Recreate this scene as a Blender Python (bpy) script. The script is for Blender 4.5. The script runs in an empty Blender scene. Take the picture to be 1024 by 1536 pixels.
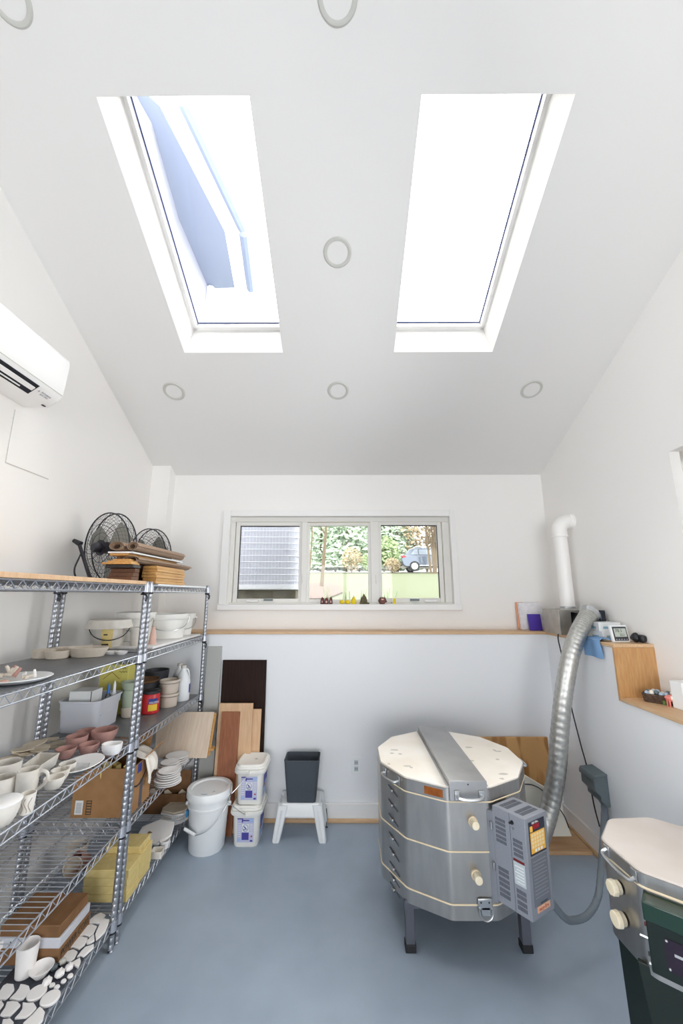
import bpy, math, random
from mathutils import Matrix, Vector
C = bpy.context.scene.collection
PI = math.pi
R = math.radians
# ------------------------------------------------------------------ camera maths (for reading world points off surveyed planes)
F = 595.0
VPX, HY, CAMZ = 515.0, 892.0, 1.55
PITCH = math.atan((HY - 768) / F)
YAW = math.atan((VPX - 512) / math.hypot(F, HY - 768))
cp, sp, cyw, syw = math.cos(PITCH), math.sin(PITCH), math.cos(YAW), math.sin(YAW)

def ray(u, v):
    x = (u - 512) / F
    y = -(v - 768) / F
    Y = cp - y * sp
    Z = sp + y * cp
    return (x * cyw - Y * syw, x * syw + Y * cyw, Z)

def at(u, v, X=None, Y=None, Z=None):
    r = ray(u, v)
    if Z is not None: t = (Z - CAMZ) / r[2]
    elif Y is not None: t = Y / r[1]
    else: t = X / r[0]
    return Vector((r[0] * t, r[1] * t, CAMZ + r[2] * t))

def mpp(p):
    """metres per photo pixel at a world point"""
    yc = -p[0] * syw + p[1] * cyw
    return (yc * cp + (p[2] - CAMZ) * sp) / F

# ------------------------------------------------------------------ materials
def srgb(c):
    if isinstance(c, str):
        c = [int(c[i:i + 2], 16) for i in (0, 2, 4)]
    return tuple((x / 255 / 12.92) if x / 255 <= .04045 else ((x / 255 + .055) / 1.055) ** 2.4 for x in c) + (1,)

MATS = {}
def mat(name, col, rough=.5, metal=0., col2=None, scale=20., vec=(1, 1, 1), bump=0., detail=3., lo=.35, hi=.65, spec=.5, emit=None, coat=0., trans=0., bdist=.004):
    m = bpy.data.materials.new(name)
    m.use_nodes = True
    nt = m.node_tree
    b = nt.nodes['Principled BSDF']
    b.inputs['Base Color'].default_value = srgb(col)
    b.inputs['Roughness'].default_value = rough
    b.inputs['Metallic'].default_value = metal
    b.inputs['Specular IOR Level'].default_value = spec
    b.inputs['Coat Weight'].default_value = coat
    b.inputs['Transmission Weight'].default_value = trans
    if col2 is not None or bump:
        tc = nt.nodes.new('ShaderNodeTexCoord')
        mp = nt.nodes.new('ShaderNodeMapping')
        mp.inputs['Scale'].default_value = vec
        nz = nt.nodes.new('ShaderNodeTexNoise')
        nz.inputs['Scale'].default_value = scale
        nz.inputs['Detail'].default_value = detail
        nt.links.new(tc.outputs['Object'], mp.inputs['Vector'])
        nt.links.new(mp.outputs['Vector'], nz.inputs['Vector'])
        if col2 is not None:
            rp = nt.nodes.new('ShaderNodeValToRGB')
            rp.color_ramp.elements[0].position = lo
            rp.color_ramp.elements[1].position = hi
            rp.color_ramp.elements[0].color = srgb(col)
            rp.color_ramp.elements[1].color = srgb(col2)
            nt.links.new(nz.outputs['Fac'], rp.inputs['Fac'])
            nt.links.new(rp.outputs['Color'], b.inputs['Base Color'])
        if bump:
            bp = nt.nodes.new('ShaderNodeBump')
            bp.inputs['Strength'].default_value = bump
            bp.inputs['Distance'].default_value = bdist
            nt.links.new(nz.outputs['Fac'], bp.inputs['Height'])
            nt.links.new(bp.outputs['Normal'], b.inputs['Normal'])
    if emit:
        b.inputs['Emission Color'].default_value = srgb(emit[0])
        b.inputs['Emission Strength'].default_value = emit[1]
    MATS[name] = m
    return m

def glass_mat(name, tint=(.97, .98, .98)):
    m = bpy.data.materials.new(name)
    m.use_nodes = True
    nt = m.node_tree
    nt.nodes.clear()
    o = nt.nodes.new('ShaderNodeOutputMaterial')
    mx = nt.nodes.new('ShaderNodeMixShader')
    tr = nt.nodes.new('ShaderNodeBsdfTransparent')
    gl = nt.nodes.new('ShaderNodeBsdfGlossy')
    gl.inputs['Roughness'].default_value = .02
    fr = nt.nodes.new('ShaderNodeFresnel')
    fr.inputs['IOR'].default_value = 1.35
    tr.inputs['Color'].default_value = tint + (1,)
    nt.links.new(fr.outputs[0], mx.inputs[0])
    nt.links.new(tr.outputs[0], mx.inputs[1])
    nt.links.new(gl.outputs[0], mx.inputs[2])
    nt.links.new(mx.outputs[0], o.inputs['Surface'])
    MATS[name] = m
    return m

mat('wall_paint', 'EDEBE8', .6, bump=.05, scale=180)
mat('wall_low_paint', 'EAECEF', .55, bump=.08, scale=60)
mat('ceiling_paint', 'E3E2E0', .7, bump=.03, scale=150)
mat('trim_paint', 'EAE9E7', .4)
mat('window_paint', 'DEDCD6', .35)
mat('floor_paint', '98A6B6', .36, col2='9FADBD', scale=5, bump=.08, bdist=.002)
mat('ledge_wood', 'D6B48E', .45, col2='C9A57D', scale=9, vec=(14, 1.2, 14))
mat('ledge_wood_x', 'D6B48E', .45, col2='C9A57D', scale=9, vec=(1.2, 14, 14))
mat('step_wood', 'C79A66', .45, col2='B98A58', scale=9, vec=(12, 12, 1.4))
mat('chrome', 'B9BCC2', .22, 1.)
mat('post_chrome', 'B4B7BD', .36, .9, col2='A2A5AB', scale=40)
mat('wire_chrome', 'B9BDC6', .36, .8)
mat('black_plastic', '1B1C22', .45)
mat('liner', '6A6C70', .38, col2='73757A', scale=12)
mat('dark_mat', '3A3E48', .6, col2='434853', scale=30)
mat('steel', 'BFBCB8', .31, 1., col2='B4B1AE', scale=5, vec=(5, 5, 1.2))
mat('steel_strip', 'B4B3B3', .36, 1., col2='A5A4A3', scale=5)
mat('steel_dark', '3B3F48', .18, 1.)
mat('zinc', 'C0C2C4', .3, 1.)
mat('brick_white', 'F0EBE4', .9, col2='E6DED2', scale=4, bump=.2)
mat('brick_pink', 'CDC6C1', .7, col2='C4BBB4', scale=5, bump=.1)
mat('brick_stain', 'C3BEB7', .9)
mat('gasket', 'E3D2B4', .9)
mat('plug', 'E9DEC6', .85, col2='DFD2B6', scale=30)
mat('copper', 'B5682D', .4, .6, col2='93501F', scale=30)
mat('leg_steel', '5B5E68', .4, .3)
mat('rubber', '17181C', .7)
mat('ctl_grey', '8B8F98', .42, col2='868A93', scale=200)
mat('ctl_dark', '4A4D58', .5)
mat('ctl_plate', '6F737C', .5)
mat('key_navy', '242838', .4)
mat('key_yellow', 'F0B84C', .5)
mat('key_cream', 'F1D9A6', .5)
mat('display_red', '6E0D18', .25, emit=('8A1020', .15))
mat('label_grey', 'B9C1C6', .5)
mat('label_red', '6E1A1F', .5)
mat('label_orange', 'E4B393', .5)
mat('white_text', 'EDEDED', .5)
mat('red_text', 'B4452C', .5)
mat('grey_text', 'A7A9AE', .5)
mat('black_text', '2A2622', .6)
mat('green_enamel', '072C20', .3, coat=.3)
mat('green_dark', '04150F', .4)
mat('purple_plate', '1D0C22', .35)
mat('duct', 'C6C6C3', .42, .95, col2='B4B4B0', scale=60)
mat('pvc', 'EFEDEA', .35)
mat('blower_steel', 'B9B6AF', .4, .7, col2='A29F98', scale=12)
mat('cloth_blue', '7BA3CF', .9, bump=.2, scale=80)
mat('book_white', 'E6E4E6', .5, col2='D8D6DA', scale=30)
mat('book_purple', '4C34A0', .45)
mat('book_orange', 'D89A78', .6)
mat('paper', 'EFEDEA', .7)
mat('carton', 'E4E6E6', .6)
mat('teal_print', '8FB6C4', .6)
mat('lcd', 'B9C2B8', .3)
mat('lcd_black', '30333A', .4)
mat('wicker', '5C4638', .8, col2='3E2E25', scale=60)
mat('egg_blue', 'A7B7C9', .4)
mat('egg_white', 'E6E2D6', .4)
mat('leaf_green', '5B7A3A', .7)
mat('coral', 'E2857E', .5)
mat('elec_grey', '5F6B70', .5)
mat('conduit', '6B747C', .5)
mat('cord_black', '1D1C24', .6)
mat('plastic_white', 'E9ECEE', .35)
mat('plastic_white_w', 'ECEBE6', .4)
mat('plastic_dirty', 'DAD6CE', .45, col2='C9C3B8', scale=10)
mat('plastic_grey', 'C9CCD4', .4)
mat('bin_grey', '434A52', .6, bump=.3, scale=500, bdist=.0008)
mat('tape_blue', '2E86B8', .6)
mat('label_blue', '4A459C', .5)
mat('label_lav', 'C2C3E0', .5)
mat('label_sky', 'A9BDE6', .5)
mat('board_grey', 'B3B4B0', .5)
mat('board_dark', '241713', .6, col2='2E1D17', scale=6, vec=(14, 1, 1), spec=.15)
mat('ply_light', 'D9B692', .55, col2='CFA983', scale=7, vec=(10, 10, .9))
mat('wood_red', '9A5F3C', .5, col2='864E2F', scale=8, vec=(14, 14, .8))
mat('ply_pale', 'DCCBB9', .55, col2='D2BEA9', scale=7, vec=(10, .9, .9))
mat('ply_wild', 'CB9C62', .5, col2='A5733C', scale=4.0, vec=(3.0, 1, .9), detail=1.5, lo=.45, hi=.54)
mat('ply_floor', 'C7A37D', .55, col2='BA956E', scale=7, vec=(1, 10, 10))
mat('ivory', 'E6E1D3', .6, bump=.1, scale=60)
mat('oak', 'CFA063', .5, col2='B98846', scale=8, vec=(16, .9, 16))
mat('walnut', '6B4429', .55, col2='50301C', scale=8, vec=(16, .9, 16))
mat('felt', '9C8470', .85, bump=.2, scale=120)
mat('felt_in', '6E5945', .9, bump=.3, scale=120)
mat('fan_black', '22222B', .45)
mat('fan_blade', '8F8F88', .4)
mat('clay_white', 'E4DFD7', .75, col2='DBD5CB', scale=30)
mat('clay_cream', 'D9D0C3', .8, col2='CFC5B6', scale=25)
mat('clay_tan', 'D3C7B4', .85, col2='C7B9A3', scale=20)
mat('clay_pink', 'B98F86', .8, col2='AE837A', scale=30)
mat('clay_in', '9C8C7C', .85)
mat('bisque', 'EDEBEA', .7, bump=.05, scale=60)
mat('plaster', 'ECEBE8', .8)
mat('pot_green', 'A9B5A0', .5)
mat('crock', 'CDC1B3', .5)
mat('crock_band', '6F675F', .5)
mat('can_red', 'C2202A', .35)
mat('can_yellow', 'EBC63F', .4)
mat('can_blue', '2A3D8C', .4)
mat('dark_tub', '3C3D42', .5)
mat('yellow_bag', 'D8CF72', .7, col2='CEC464', scale=14, bump=.2)
mat('yellow_foam', 'DCC88A', .85, col2='D3BD7C', scale=30, bump=.15)
mat('cardboard', 'A67C52', .8, col2='9C7349', scale=18)
mat('cardboard_dark', '84603F', .8, col2='785636', scale=18)
mat('cloth_white', 'ECE6DC', .9, bump=.25, scale=60)
mat('straw', 'C9B27C', .8)
mat('bottle_blue', '2A6CC0', .4)
mat('pink_soft', 'DDB7A8', .6)
mat('fig_maroon', '7A2F2C', .6, col2='5E2020', scale=60)
mat('fig_yellow', 'E8CF1E', .4)
mat('fig_olive', '6B6247', .7, col2='524A33', scale=40)
mat('fig_brown', '5E2F20', .45)
mat('ac_white', 'F0F0EF', .3)
mat('ac_dark', '20242C', .4)
mat('lawn', '535B41', .9, col2='585E44', scale=1.3)
mat('mulch', '553C33', .9, col2='584A43', scale=12, bump=.3)
mat('gravel', '6E695E', .9, col2='5A5449', scale=10)
mat('stone', '7E6A56', .8, col2='5E5043', scale=10, bump=.4, bdist=.01)
mat('asphalt', '8F8B86', .9)
mat('cond_metal', 'B0B2C3', .5, .0, col2='B6B8C8', scale=30)
mat('cond_wire', 'CDCFDD', .5)
mat('pine_hazed', 'B4C5B4', .8, col2='C6D2C0', scale=2)  # lifted, greyed green paints distance haze into the foliage
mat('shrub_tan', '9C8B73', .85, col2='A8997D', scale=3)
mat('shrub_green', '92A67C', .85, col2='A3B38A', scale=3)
mat('bark', '6E6050', .9)
mat('blade_green', '7FA05A', .8)
mat('blossom', 'E58B4A', .7)
mat('car_paint', '5E6778', .25, .4, coat=.6)
mat('car_glass', '8F98A6', .1, .3)
mat('tire', '2A2B2E', .8)
mat('alloy', 'C6C8CC', .3, .7)
mat('tail_red', 'C8283A', .3)
mat('siding', '9092A2', .7)
mat('soffit', '727C92', .7)
mat('fascia', 'F2F2F4', .5)
mat('ring_grey', 'C2C2BC', .5)
mat('gasket_blue', '3C4A86', .5)
glass_mat('glass')
glass_mat('glass_coated', (.72, .735, .72))
glass_mat('clear_plastic', (.93, .94, .95))

# ------------------------------------------------------------------ mesh builder
class MB:
    def __init__(s):
        s.v, s.f, s.m = [], [], []
    def add(s, vs, fs, mi=0):
        n = len(s.v)
        s.v += [Vector(p) for p in vs]
        s.f += [tuple(i + n for i in f) for f in fs]
        s.m += [mi] * len(fs)
        return s
    def box(s, x0, y0, z0, x1, y1, z1, mi=0):
        vs = [(x, y, z) for z in (z0, z1) for y in (y0, y1) for x in (x0, x1)]
        return s.add(vs, [(0, 2, 3, 1), (4, 5, 7, 6), (0, 1, 5, 4), (2, 6, 7, 3), (0, 4, 6, 2), (1, 3, 7, 5)], mi)
    def rings(s, rs, mi=0, caps=True, closed=False):
        n = len(rs[0])
        vs = [p for r in rs for p in r]
        fs = []
        k = len(rs)
        for i in range(k if closed else k - 1):
            a, b = i * n, ((i + 1) % k) * n
            for j in range(n):
                fs.append((a + j, a + (j + 1) % n, b + (j + 1) % n, b + j))
        if caps and not closed:
            fs.append(tuple(reversed(range(n))))
            fs.append(tuple(range((k - 1) * n, k * n)))
        return s.add(vs, fs, mi)
    def tube(s, pts, r, n=6, mi=0, closed=False):
        pts = [Vector(p) for p in pts]
        k = len(pts)
        rs = []
        up = None
        for i, p in enumerate(pts):
            a = pts[i - 1] if (i or closed) else p
            b = pts[(i + 1) % k] if (i < k - 1 or closed) else p
            d = (b - a).normalized()
            if up is None:
                up = Vector((0, 0, 1)) if abs(d.z) < .9 else Vector((1, 0, 0))
            x = d.cross(up)
            if x.length < 1e-4:
                x = d.cross(Vector((0, 1, 0)))
            x.normalize()
            y = x.cross(d).normalized()
            up = y
            rr = r[i] if isinstance(r, (list, tuple)) else r
            rs.append([p + x * (rr * math.cos(t * 2 * PI / n)) + y * (rr * math.sin(t * 2 * PI / n)) for t in range(n)])
        return s.rings(rs, mi, caps=True, closed=closed)
    def cyl(s, p0, p1, r0, r1=None, n=16, mi=0):
        return s.tube([p0, p1], [r0, r0 if r1 is None else r1], n, mi)
    def lathe(s, prof, c=(0, 0, 0), n=32, sx=1., sy=1., mi=0):
        vs, fs = [], []
        idx = []
        for r, z in prof:
            if r < 1e-6:
                idx.append([len(vs)])
                vs.append((c[0], c[1], c[2] + z))
            else:
                idx.append(list(range(len(vs), len(vs) + n)))
                vs += [(c[0] + sx * r * math.cos(2 * PI * j / n), c[1] + sy * r * math.sin(2 * PI * j / n), c[2] + z) for j in range(n)]
        for a, b in zip(idx, idx[1:]):
            for j in range(n):
                q = (j + 1) % n
                if len(a) == 1 and len(b) == 1: continue
                if len(a) == 1: fs.append((a[0], b[q], b[j]))
                elif len(b) == 1: fs.append((a[j], a[q], b[0]))
                else: fs.append((a[j], a[q], b[q], b[j]))
        return s.add(vs, fs, mi)
    def prism(s, poly, z0, z1, mi=0):
        n = len(poly)
        A = sum(poly[i][0] * poly[(i + 1) % n][1] - poly[(i + 1) % n][0] * poly[i][1] for i in range(n))
        if A < 0: poly = poly[::-1]
        return s.rings([[(p[0], p[1], z0) for p in poly], [(p[0], p[1], z1) for p in poly]], mi)
    def slab(s, pts, off, mi=0):
        """polygon in space thickened by a vector"""
        pts = [Vector(p) for p in pts]
        off = Vector(off)
        return s.rings([pts, [p + off for p in pts]], mi)
    def ico(s, c, r, seed=0, amp=0., n=10, sc=(1, 1, 1), mi=0):
        rnd = random.Random(seed)
        ph = [rnd.uniform(0, 6) for _ in range(6)]
        prof = []
        vs, fs = [], []
        m = n * 2
        for i in range(n + 1):
            t = PI * i / n
            for j in range(m):
                q = 2 * PI * j / m
                d = Vector((math.sin(t) * math.cos(q), math.sin(t) * math.sin(q), -math.cos(t)))
                k = 1 + amp * (math.sin(3.1 * d.x + ph[0]) + math.sin(4.3 * d.y + ph[1]) + math.sin(5.2 * d.z + ph[2])) / 2
                vs.append((c[0] + d.x * r * k * sc[0], c[1] + d.y * r * k * sc[1], c[2] + d.z * r * k * sc[2]))
        for i in range(n):
            for j in range(m):
                fs.append((i * m + j, i * m + (j + 1) % m, (i + 1) * m + (j + 1) % m, (i + 1) * m + j))
        return s.add(vs, fs, mi)
    def xf(s, M, start=0):
        for i in range(start, len(s.v)):
            s.v[i] = M @ s.v[i]
        return s
    def rot(s, ang, c, axis='Z', start=0):
        c = Vector(c)
        return s.xf(Matrix.Translation(c) @ Matrix.Rotation(ang, 4, axis) @ Matrix.Translation(-c), start)
    def shear_right(s):
        for p in s.v:
            p.x += .0377 * (3.343 - max(p.y, 0.)) - .035
        return s

def rrect(w, d, r, z, cx=0., cy=0., k=4, ang=0.):
    pts = []
    r = min(r, w / 2 - 1e-4, d / 2 - 1e-4)
    for (sx, sy, a0) in ((1, 1, 0), (-1, 1, 90), (-1, -1, 180), (1, -1, 270)):
        for i in range(k + 1):
            a = R(a0 + 90 * i / k)
            pts.append((sx * (w / 2 - r) + r * math.cos(a), sy * (d / 2 - r) + r * math.sin(a)))
    ca, sa = math.cos(ang), math.sin(ang)
    return [(cx + x * ca - y * sa, cy + x * sa + y * ca, z) for x, y in pts]

def ngon(cx, cy, Rr, n, rot, rr=0., k=3):
    """polygon with rounded corners; facet normals at rot + i*2pi/n"""
    out = []
    for i in range(n):
        a = rot + (i + .5) * 2 * PI / n
        if rr <= 0:
            out.append((cx + Rr * math.cos(a), cy + Rr * math.sin(a)))
            continue
        h = PI / n
        dist = Rr - rr / math.cos(h)
        for j in range(k + 1):
            b = a - h + 2 * h * j / k
            out.append((cx + dist * math.cos(a) + rr * math.cos(b), cy + dist * math.sin(a) + rr * math.sin(b)))
    return out

def worldloc(p):
    v = Vector((0, 0, 0))
    while p is not None:
        v += p.location
        p = p.parent
    return v

def tagit(o, label=None, cat=None, group=None, kind=None):
    if label: o['label'] = label
    if cat: o['category'] = cat
    if group: o['group'] = group
    if kind: o['kind'] = kind
    return o

def thing(name, label, cat, loc, group=None):
    o = bpy.data.objects.new(name, None)
    o.empty_display_size = .05
    C.objects.link(o)
    o.location = loc
    return tagit(o, label, cat, group)

def build(name, mb, m, parent=None, label=None, cat=None, group=None, kind=None, bevel=0., seg=2, smooth=40., plabel=None):
    me = bpy.data.meshes.new(name)
    if parent is not None:
        org = worldloc(parent)
    elif kind in ('structure',):
        org = Vector((0, 0, 0))
    else:
        xs = [p.x for p in mb.v]; ys = [p.y for p in mb.v]; zs = [p.z for p in mb.v]
        org = Vector(((min(xs) + max(xs)) / 2, (min(ys) + max(ys)) / 2, min(zs)))
    me.from_pydata([p - org for p in mb.v], [], mb.f)
    for q in (m if isinstance(m, (list, tuple)) else [m]):
        me.materials.append(MATS[q])
    for p, i in zip(me.polygons, mb.m):
        p.material_index = i
    me.validate()
    me.update()
    if smooth:
        me.polygons.foreach_set('use_smooth', [True] * len(me.polygons))
        me.set_sharp_from_angle(angle=R(smooth))
    o = bpy.data.objects.new(name, me)
    C.objects.link(o)
    if parent is not None:
        o.parent = parent
    else:
        o.location = org
    if bevel:
        b = o.modifiers.new('bevel', 'BEVEL')
        b.width = bevel
        b.segments = seg
        b.limit_method = 'ANGLE'
        b.angle_limit = R(40)
    tagit(o, label or plabel, cat, group, kind)
    return o

def lettering(s, size, m, parent, M, name='lettering', extrude=.0004, align='CENTER', sx=1.):
    cu = bpy.data.curves.new('txt', 'FONT')
    cu.body = s
    cu.size = size
    cu.extrude = extrude
    cu.align_x = align
    cu.align_y = 'CENTER'
    cu.resolution_u = 2
    to = bpy.data.objects.new('txt', cu)
    C.objects.link(to)
    bpy.context.view_layer.update()
    dg = bpy.context.evaluated_depsgraph_get()
    me = bpy.data.meshes.new_from_object(to.evaluated_get(dg))
    bpy.data.objects.remove(to)
    mb = MB()
    mb.add([M @ Vector((p.co.x * sx, p.co.y, p.co.z)) for p in me.vertices], [tuple(p.vertices) for p in me.polygons])
    bpy.data.meshes.remove(me)
    return build(name, mb, m, parent, smooth=0)

def frame(o, ex, ey):
    """matrix whose local x,y axes are ex, ey at origin o (z = ex x ey)"""
    ex = Vector(ex).normalized()
    ez = ex.cross(Vector(ey)).normalized()
    ey = ez.cross(ex)
    M = Matrix.Identity(4)
    for i in range(3):
        M[i][0], M[i][1], M[i][2], M[i][3] = ex[i], ey[i], ez[i], o[i]
    return M

def smooth_path(pts, k=6):
    """Catmull-Rom through the points"""
    P = [Vector(p) for p in pts]
    P = [P[0] * 2 - P[1]] + P + [P[-1] * 2 - P[-2]]
    out = []
    for i in range(1, len(P) - 2):
        a, b, c, d = P[i - 1:i + 3]
        for j in range(k):
            t = j / k
            out.append(.5 * ((2 * b) + (c - a) * t + (2 * a - 5 * b + 4 * c - d) * t * t + (3 * b - a - 3 * c + d) * t ** 3))
    out.append(P[-2])
    return out
# ------------------------------------------------------------------ the room
XL, YB, YU = -1.63, 3.153, 3.343      # left wall, lower back wall face, upper back wall face
XW, XR = 1.545, 1.76                  # lower right wall face, upper right wall face (at the back)
LZ, LZ2 = 1.275, .992                 # tops of the two ledges
ZC, SL = 2.578, .4785                 # ceiling height at the back wall, ceiling slope
YR, YF, SB = .30, -5.5, .12                    # ridge, rear wall
def zceil(y): return ZC + SL * (YU - y)
ZR = zceil(YR)
nn = math.hypot(SL, 1)
def cpt(x, y, d=0.):
    return (x, y + d * SL / nn, zceil(y) + d / nn)
zf = ZR - SB * (YR - YF)              # ceiling height at the rear wall

m = MB().box(-1.9, YF - .1, -.12, 2.1, 3.7, 0)
build('floor', m, 'floor_paint', kind='structure', smooth=0)
def gable(mb, x0, x1, ya, yb):
    """wall piece between ya<yb from floor to ceiling, thickness along x"""
    ys = [ya, yb]
    if ya < YR < yb: ys = [ya, YR, yb]
    top = lambda y: (zceil(y) if y >= YR else ZR - SB * (YR - y)) + .05
    poly = [(ya, 0), (yb, 0)] + [(y, top(y)) for y in reversed(ys)]
    mb.rings([[(x0, y, z) for y, z in poly], [(x1, y, z) for y, z in poly]])
def gable_above(mb, x0, x1, ya, yb, z0):
    ys = [ya, yb] if not (ya < YR < yb) else [ya, YR, yb]
    top = lambda y: (zceil(y) if y >= YR else ZR - SB * (YR - y)) + .05
    poly = [(ya, z0), (yb, z0)] + [(y, top(y)) for y in reversed(ys)]
    mb.rings([[(x0, y, z) for y, z in poly], [(x1, y, z) for y, z in poly]])
LY0, LY1, LZ0_, LZ1_ = -1.3, .5, .85, 2.15     # window added behind the camera on the left to light the room
m = MB(); gable(m, XL - .12, XL, LY1, 3.6); gable(m, XL - .12, XL, YF, LY0)
gable_above(m, XL - .12, XL, LY0, LY1, LZ1_); m.box(XL - .12, LY0, 0, XL, LY1, LZ0_)
build('wall_left', m, 'wall_paint', kind='structure', smooth=0)
# right wall with its window opening
WY0, WY1, WZ0, WZ1 = .75, 2.06, 1.25, 2.313
m = MB()
gable(m, XR, XR + .16, WY1, 3.6); gable(m, XR, XR + .16, YF, WY0)
gable_above(m, XR, XR + .16, WY0, WY1, WZ1); m.box(XR, WY0, 0, XR + .16, WY1, WZ0)
build('wall_right', m.shear_right(), 'wall_paint', kind='structure', smooth=0)
# lower right wall, thicker, carrying the ledges
SY = 2.38
m = MB().box(XW, SY, 0, XR + .06, YB + .02, LZ - .02).box(XW, YF, 0, XR + .09, SY, LZ2 - .02)
build('wall_right_lower', m, 'wall_low_paint', kind='structure', smooth=0)
# back wall with the window opening
BX0, BX1, BZ0, BZ1 = -.963, .903, 1.472, 2.206
m = MB()
zt = zceil(YU) + .12
m.box(XL - .1, YU, 0, BX0, YU + .16, zt).box(BX1, YU, 0, XR + .2, YU + .16, zt)
m.box(BX0, YU, 0, BX1, YU + .16, BZ0).box(BX0, YU, BZ1, BX1, YU + .16, zt)
build('wall_back', m, 'wall_paint', kind='structure', smooth=0)
m = MB().box(XL - .1, YB, 0, XW + .05, YU + .02, LZ - .02)
build('wall_back_lower', m, 'wall_low_paint', kind='structure', smooth=0)
m = MB().box(XL - .02, 3.235, 0, -1.475, YU + .02, zceil(3.2))
build('trim_1', m, 'wall_paint', kind='structure', smooth=0, label='boxed white pilaster in the back left corner')
# rear wall; wide glass doors added behind the camera to light the room
DX0, DX1, DZ1 = -1.45, 1.55, 2.5
m = MB().box(XL - .1, YF - .12, 0, DX0, YF, zf + .3).box(DX1, YF - .12, 0, 2.1, YF, zf + .3).box(DX0, YF - .12, DZ1, DX1, YF, zf + .3)
build('wall_rear', m, 'wall_paint', kind='structure', smooth=0)
m = MB().box(DX0, YF - .09, 0, DX0 + .06, YF - .02, DZ1).box(DX1 - .06, YF - .09, 0, DX1, YF - .02, DZ1).box(DX0, YF - .09, DZ1 - .06, DX1, YF - .02, DZ1).box(0, YF - .09, 0, .10, YF - .02, DZ1)
d = build('added_glass_door', m, 'window_paint', kind='structure', smooth=0)
build('pane', MB().box(DX0 + .05, YF - .06, .05, DX1 - .05, YF - .05, DZ1 - .05), 'glass', d, smooth=0)
m = MB().box(XL - .1, LY0, LZ0_, XL - .04, LY0 + .05, LZ1_).box(XL - .1, LY1 - .05, LZ0_, XL - .04, LY1, LZ1_).box(XL - .1, LY0, LZ0_, XL - .04, LY1, LZ0_ + .05).box(XL - .1, LY0, LZ1_ - .05, XL - .04, LY1, LZ1_)
o = build('window_5', m, 'window_paint', kind='structure', smooth=0)  # unseen window, added as a daylight source
build('pane', MB().box(XL - .072, LY0 + .04, LZ0_ + .04, XL - .068, LY1 - .04, LZ1_ - .04), 'glass', o, smooth=0)
# sloped ceiling with two skylight shafts
CD = .30
SKY = ((-1.025, -.389), (.326, .960))
SY0, SY1 = 1.257, 2.294
m = MB()
def cblock(x0, x1, ya, yb, flip=False):
    f = lambda x, y, d: cpt(x, y, d)
    vs = [f(x, y, dd) for dd in (0, CD) for y in (ya, yb) for x in (x0, x1)]
    m.add(vs, [(0, 2, 3, 1), (4, 5, 7, 6), (0, 1, 5, 4), (2, 6, 7, 3), (0, 4, 6, 2), (1, 3, 7, 5)])
xs = [XL - .1, SKY[0][0], SKY[0][1], SKY[1][0], SKY[1][1], 2.05]
cblock(xs[0], xs[5], SY1, 3.6); cblock(xs[0], xs[5], YR, SY0)
for a, b in ((0, 1), (2, 3), (4, 5)):
    cblock(xs[a], xs[b], SY0, SY1)
# the slope on the other side of the ridge
m.slab([(xs[0], YR, ZR), (xs[5], YR, ZR), (xs[5], YF - .2, zf - SB * .2), (xs[0], YF - .2, zf - SB * .2)], (0, 0, CD))
build('ceiling', m, 'ceiling_paint', kind='structure', smooth=0)
for i, (x0, x1) in enumerate(SKY):
    m = MB()
    w = .020
    def fb(xa, xb, ya, yb, d0, d1, mi=0):
        vs = [cpt(x, y, dd) for dd in (d0, d1) for y in (ya, yb) for x in (xa, xb)]
        m.add(vs, [(0, 2, 3, 1), (4, 5, 7, 6), (0, 1, 5, 4), (2, 6, 7, 3), (0, 4, 6, 2), (1, 3, 7, 5)], mi)
    fb(x0, x0 + w, SY0, SY1, CD - .02, CD + .05); fb(x1 - w, x1, SY0, SY1, CD - .02, CD + .05)
    fb(x0, x1, SY0, SY0 + w, CD - .02, CD + .05); fb(x0, x1, SY1 - w, SY1, CD - .02, CD + .05)
    g = .006
    fb(x0 + w, x0 + w + g, SY0 + w, SY1 - w, CD + .028, CD + .034, 1); fb(x1 - w - g, x1 - w, SY0 + w, SY1 - w, CD + .028, CD + .034, 1)
    fb(x0 + w, x1 - w, SY1 - w - g, SY1 - w, CD + .028, CD + .034, 1)
    o = build('window_%d' % (i + 2), m, ['trim_paint', 'gasket_blue'], kind='structure', smooth=0)
    m = MB()
    fb(x0 + w - .005, x1 - w + .005, SY0 + w - .005, SY1 - w + .005, CD + .035, CD + .04)
    build('pane', m, 'glass', o, smooth=0)
# ledges
m = MB().box(XL, YB - .012, LZ - .02, XW, YU, LZ)
build('trim_2', m, 'ledge_wood_x', kind='structure', bevel=.003)
m = MB()
m.rings([[(XW - .012, SY - .012, z), (XR + .035, SY - .012, z), (XR, YU, z), (XW - .012, YU, z)] for z in (LZ - .02, LZ)])
build('trim_3', m, 'ledge_wood', kind='structure', bevel=.003)
m = MB().box(XW - .012, SY - .012, LZ2 - .02, XR + .035, SY + .006, LZ - .02)
build('trim_4', m, 'step_wood', kind='structure', bevel=.002)
m = MB().box(XW - .012, YF, LZ2 - .02, XR + .06, SY - .012, LZ2)
build('trim_5', m, 'ledge_wood', kind='structure', bevel=.003)
# baseboards and wooden shoe strips
m = MB().box(-.95, YB - .016, .022, XW, YB, .118); build('baseboard_back', m, 'trim_paint', kind='structure', bevel=.005)
m = MB().box(XW - .016, YF, .022, XW, YB, .118); build('baseboard_right', m, 'trim_paint', kind='structure', bevel=.005)
m = MB().box(-.95, YB - .026, 0, XW, YB - .002, .024); build('trim_6', m, 'ledge_wood_x', kind='structure', bevel=.004)
m = MB().box(XW - .026, YF, 0, XW - .002, YB, .024); build('trim_7', m, 'ledge_wood', kind='structure', bevel=.004)
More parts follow.
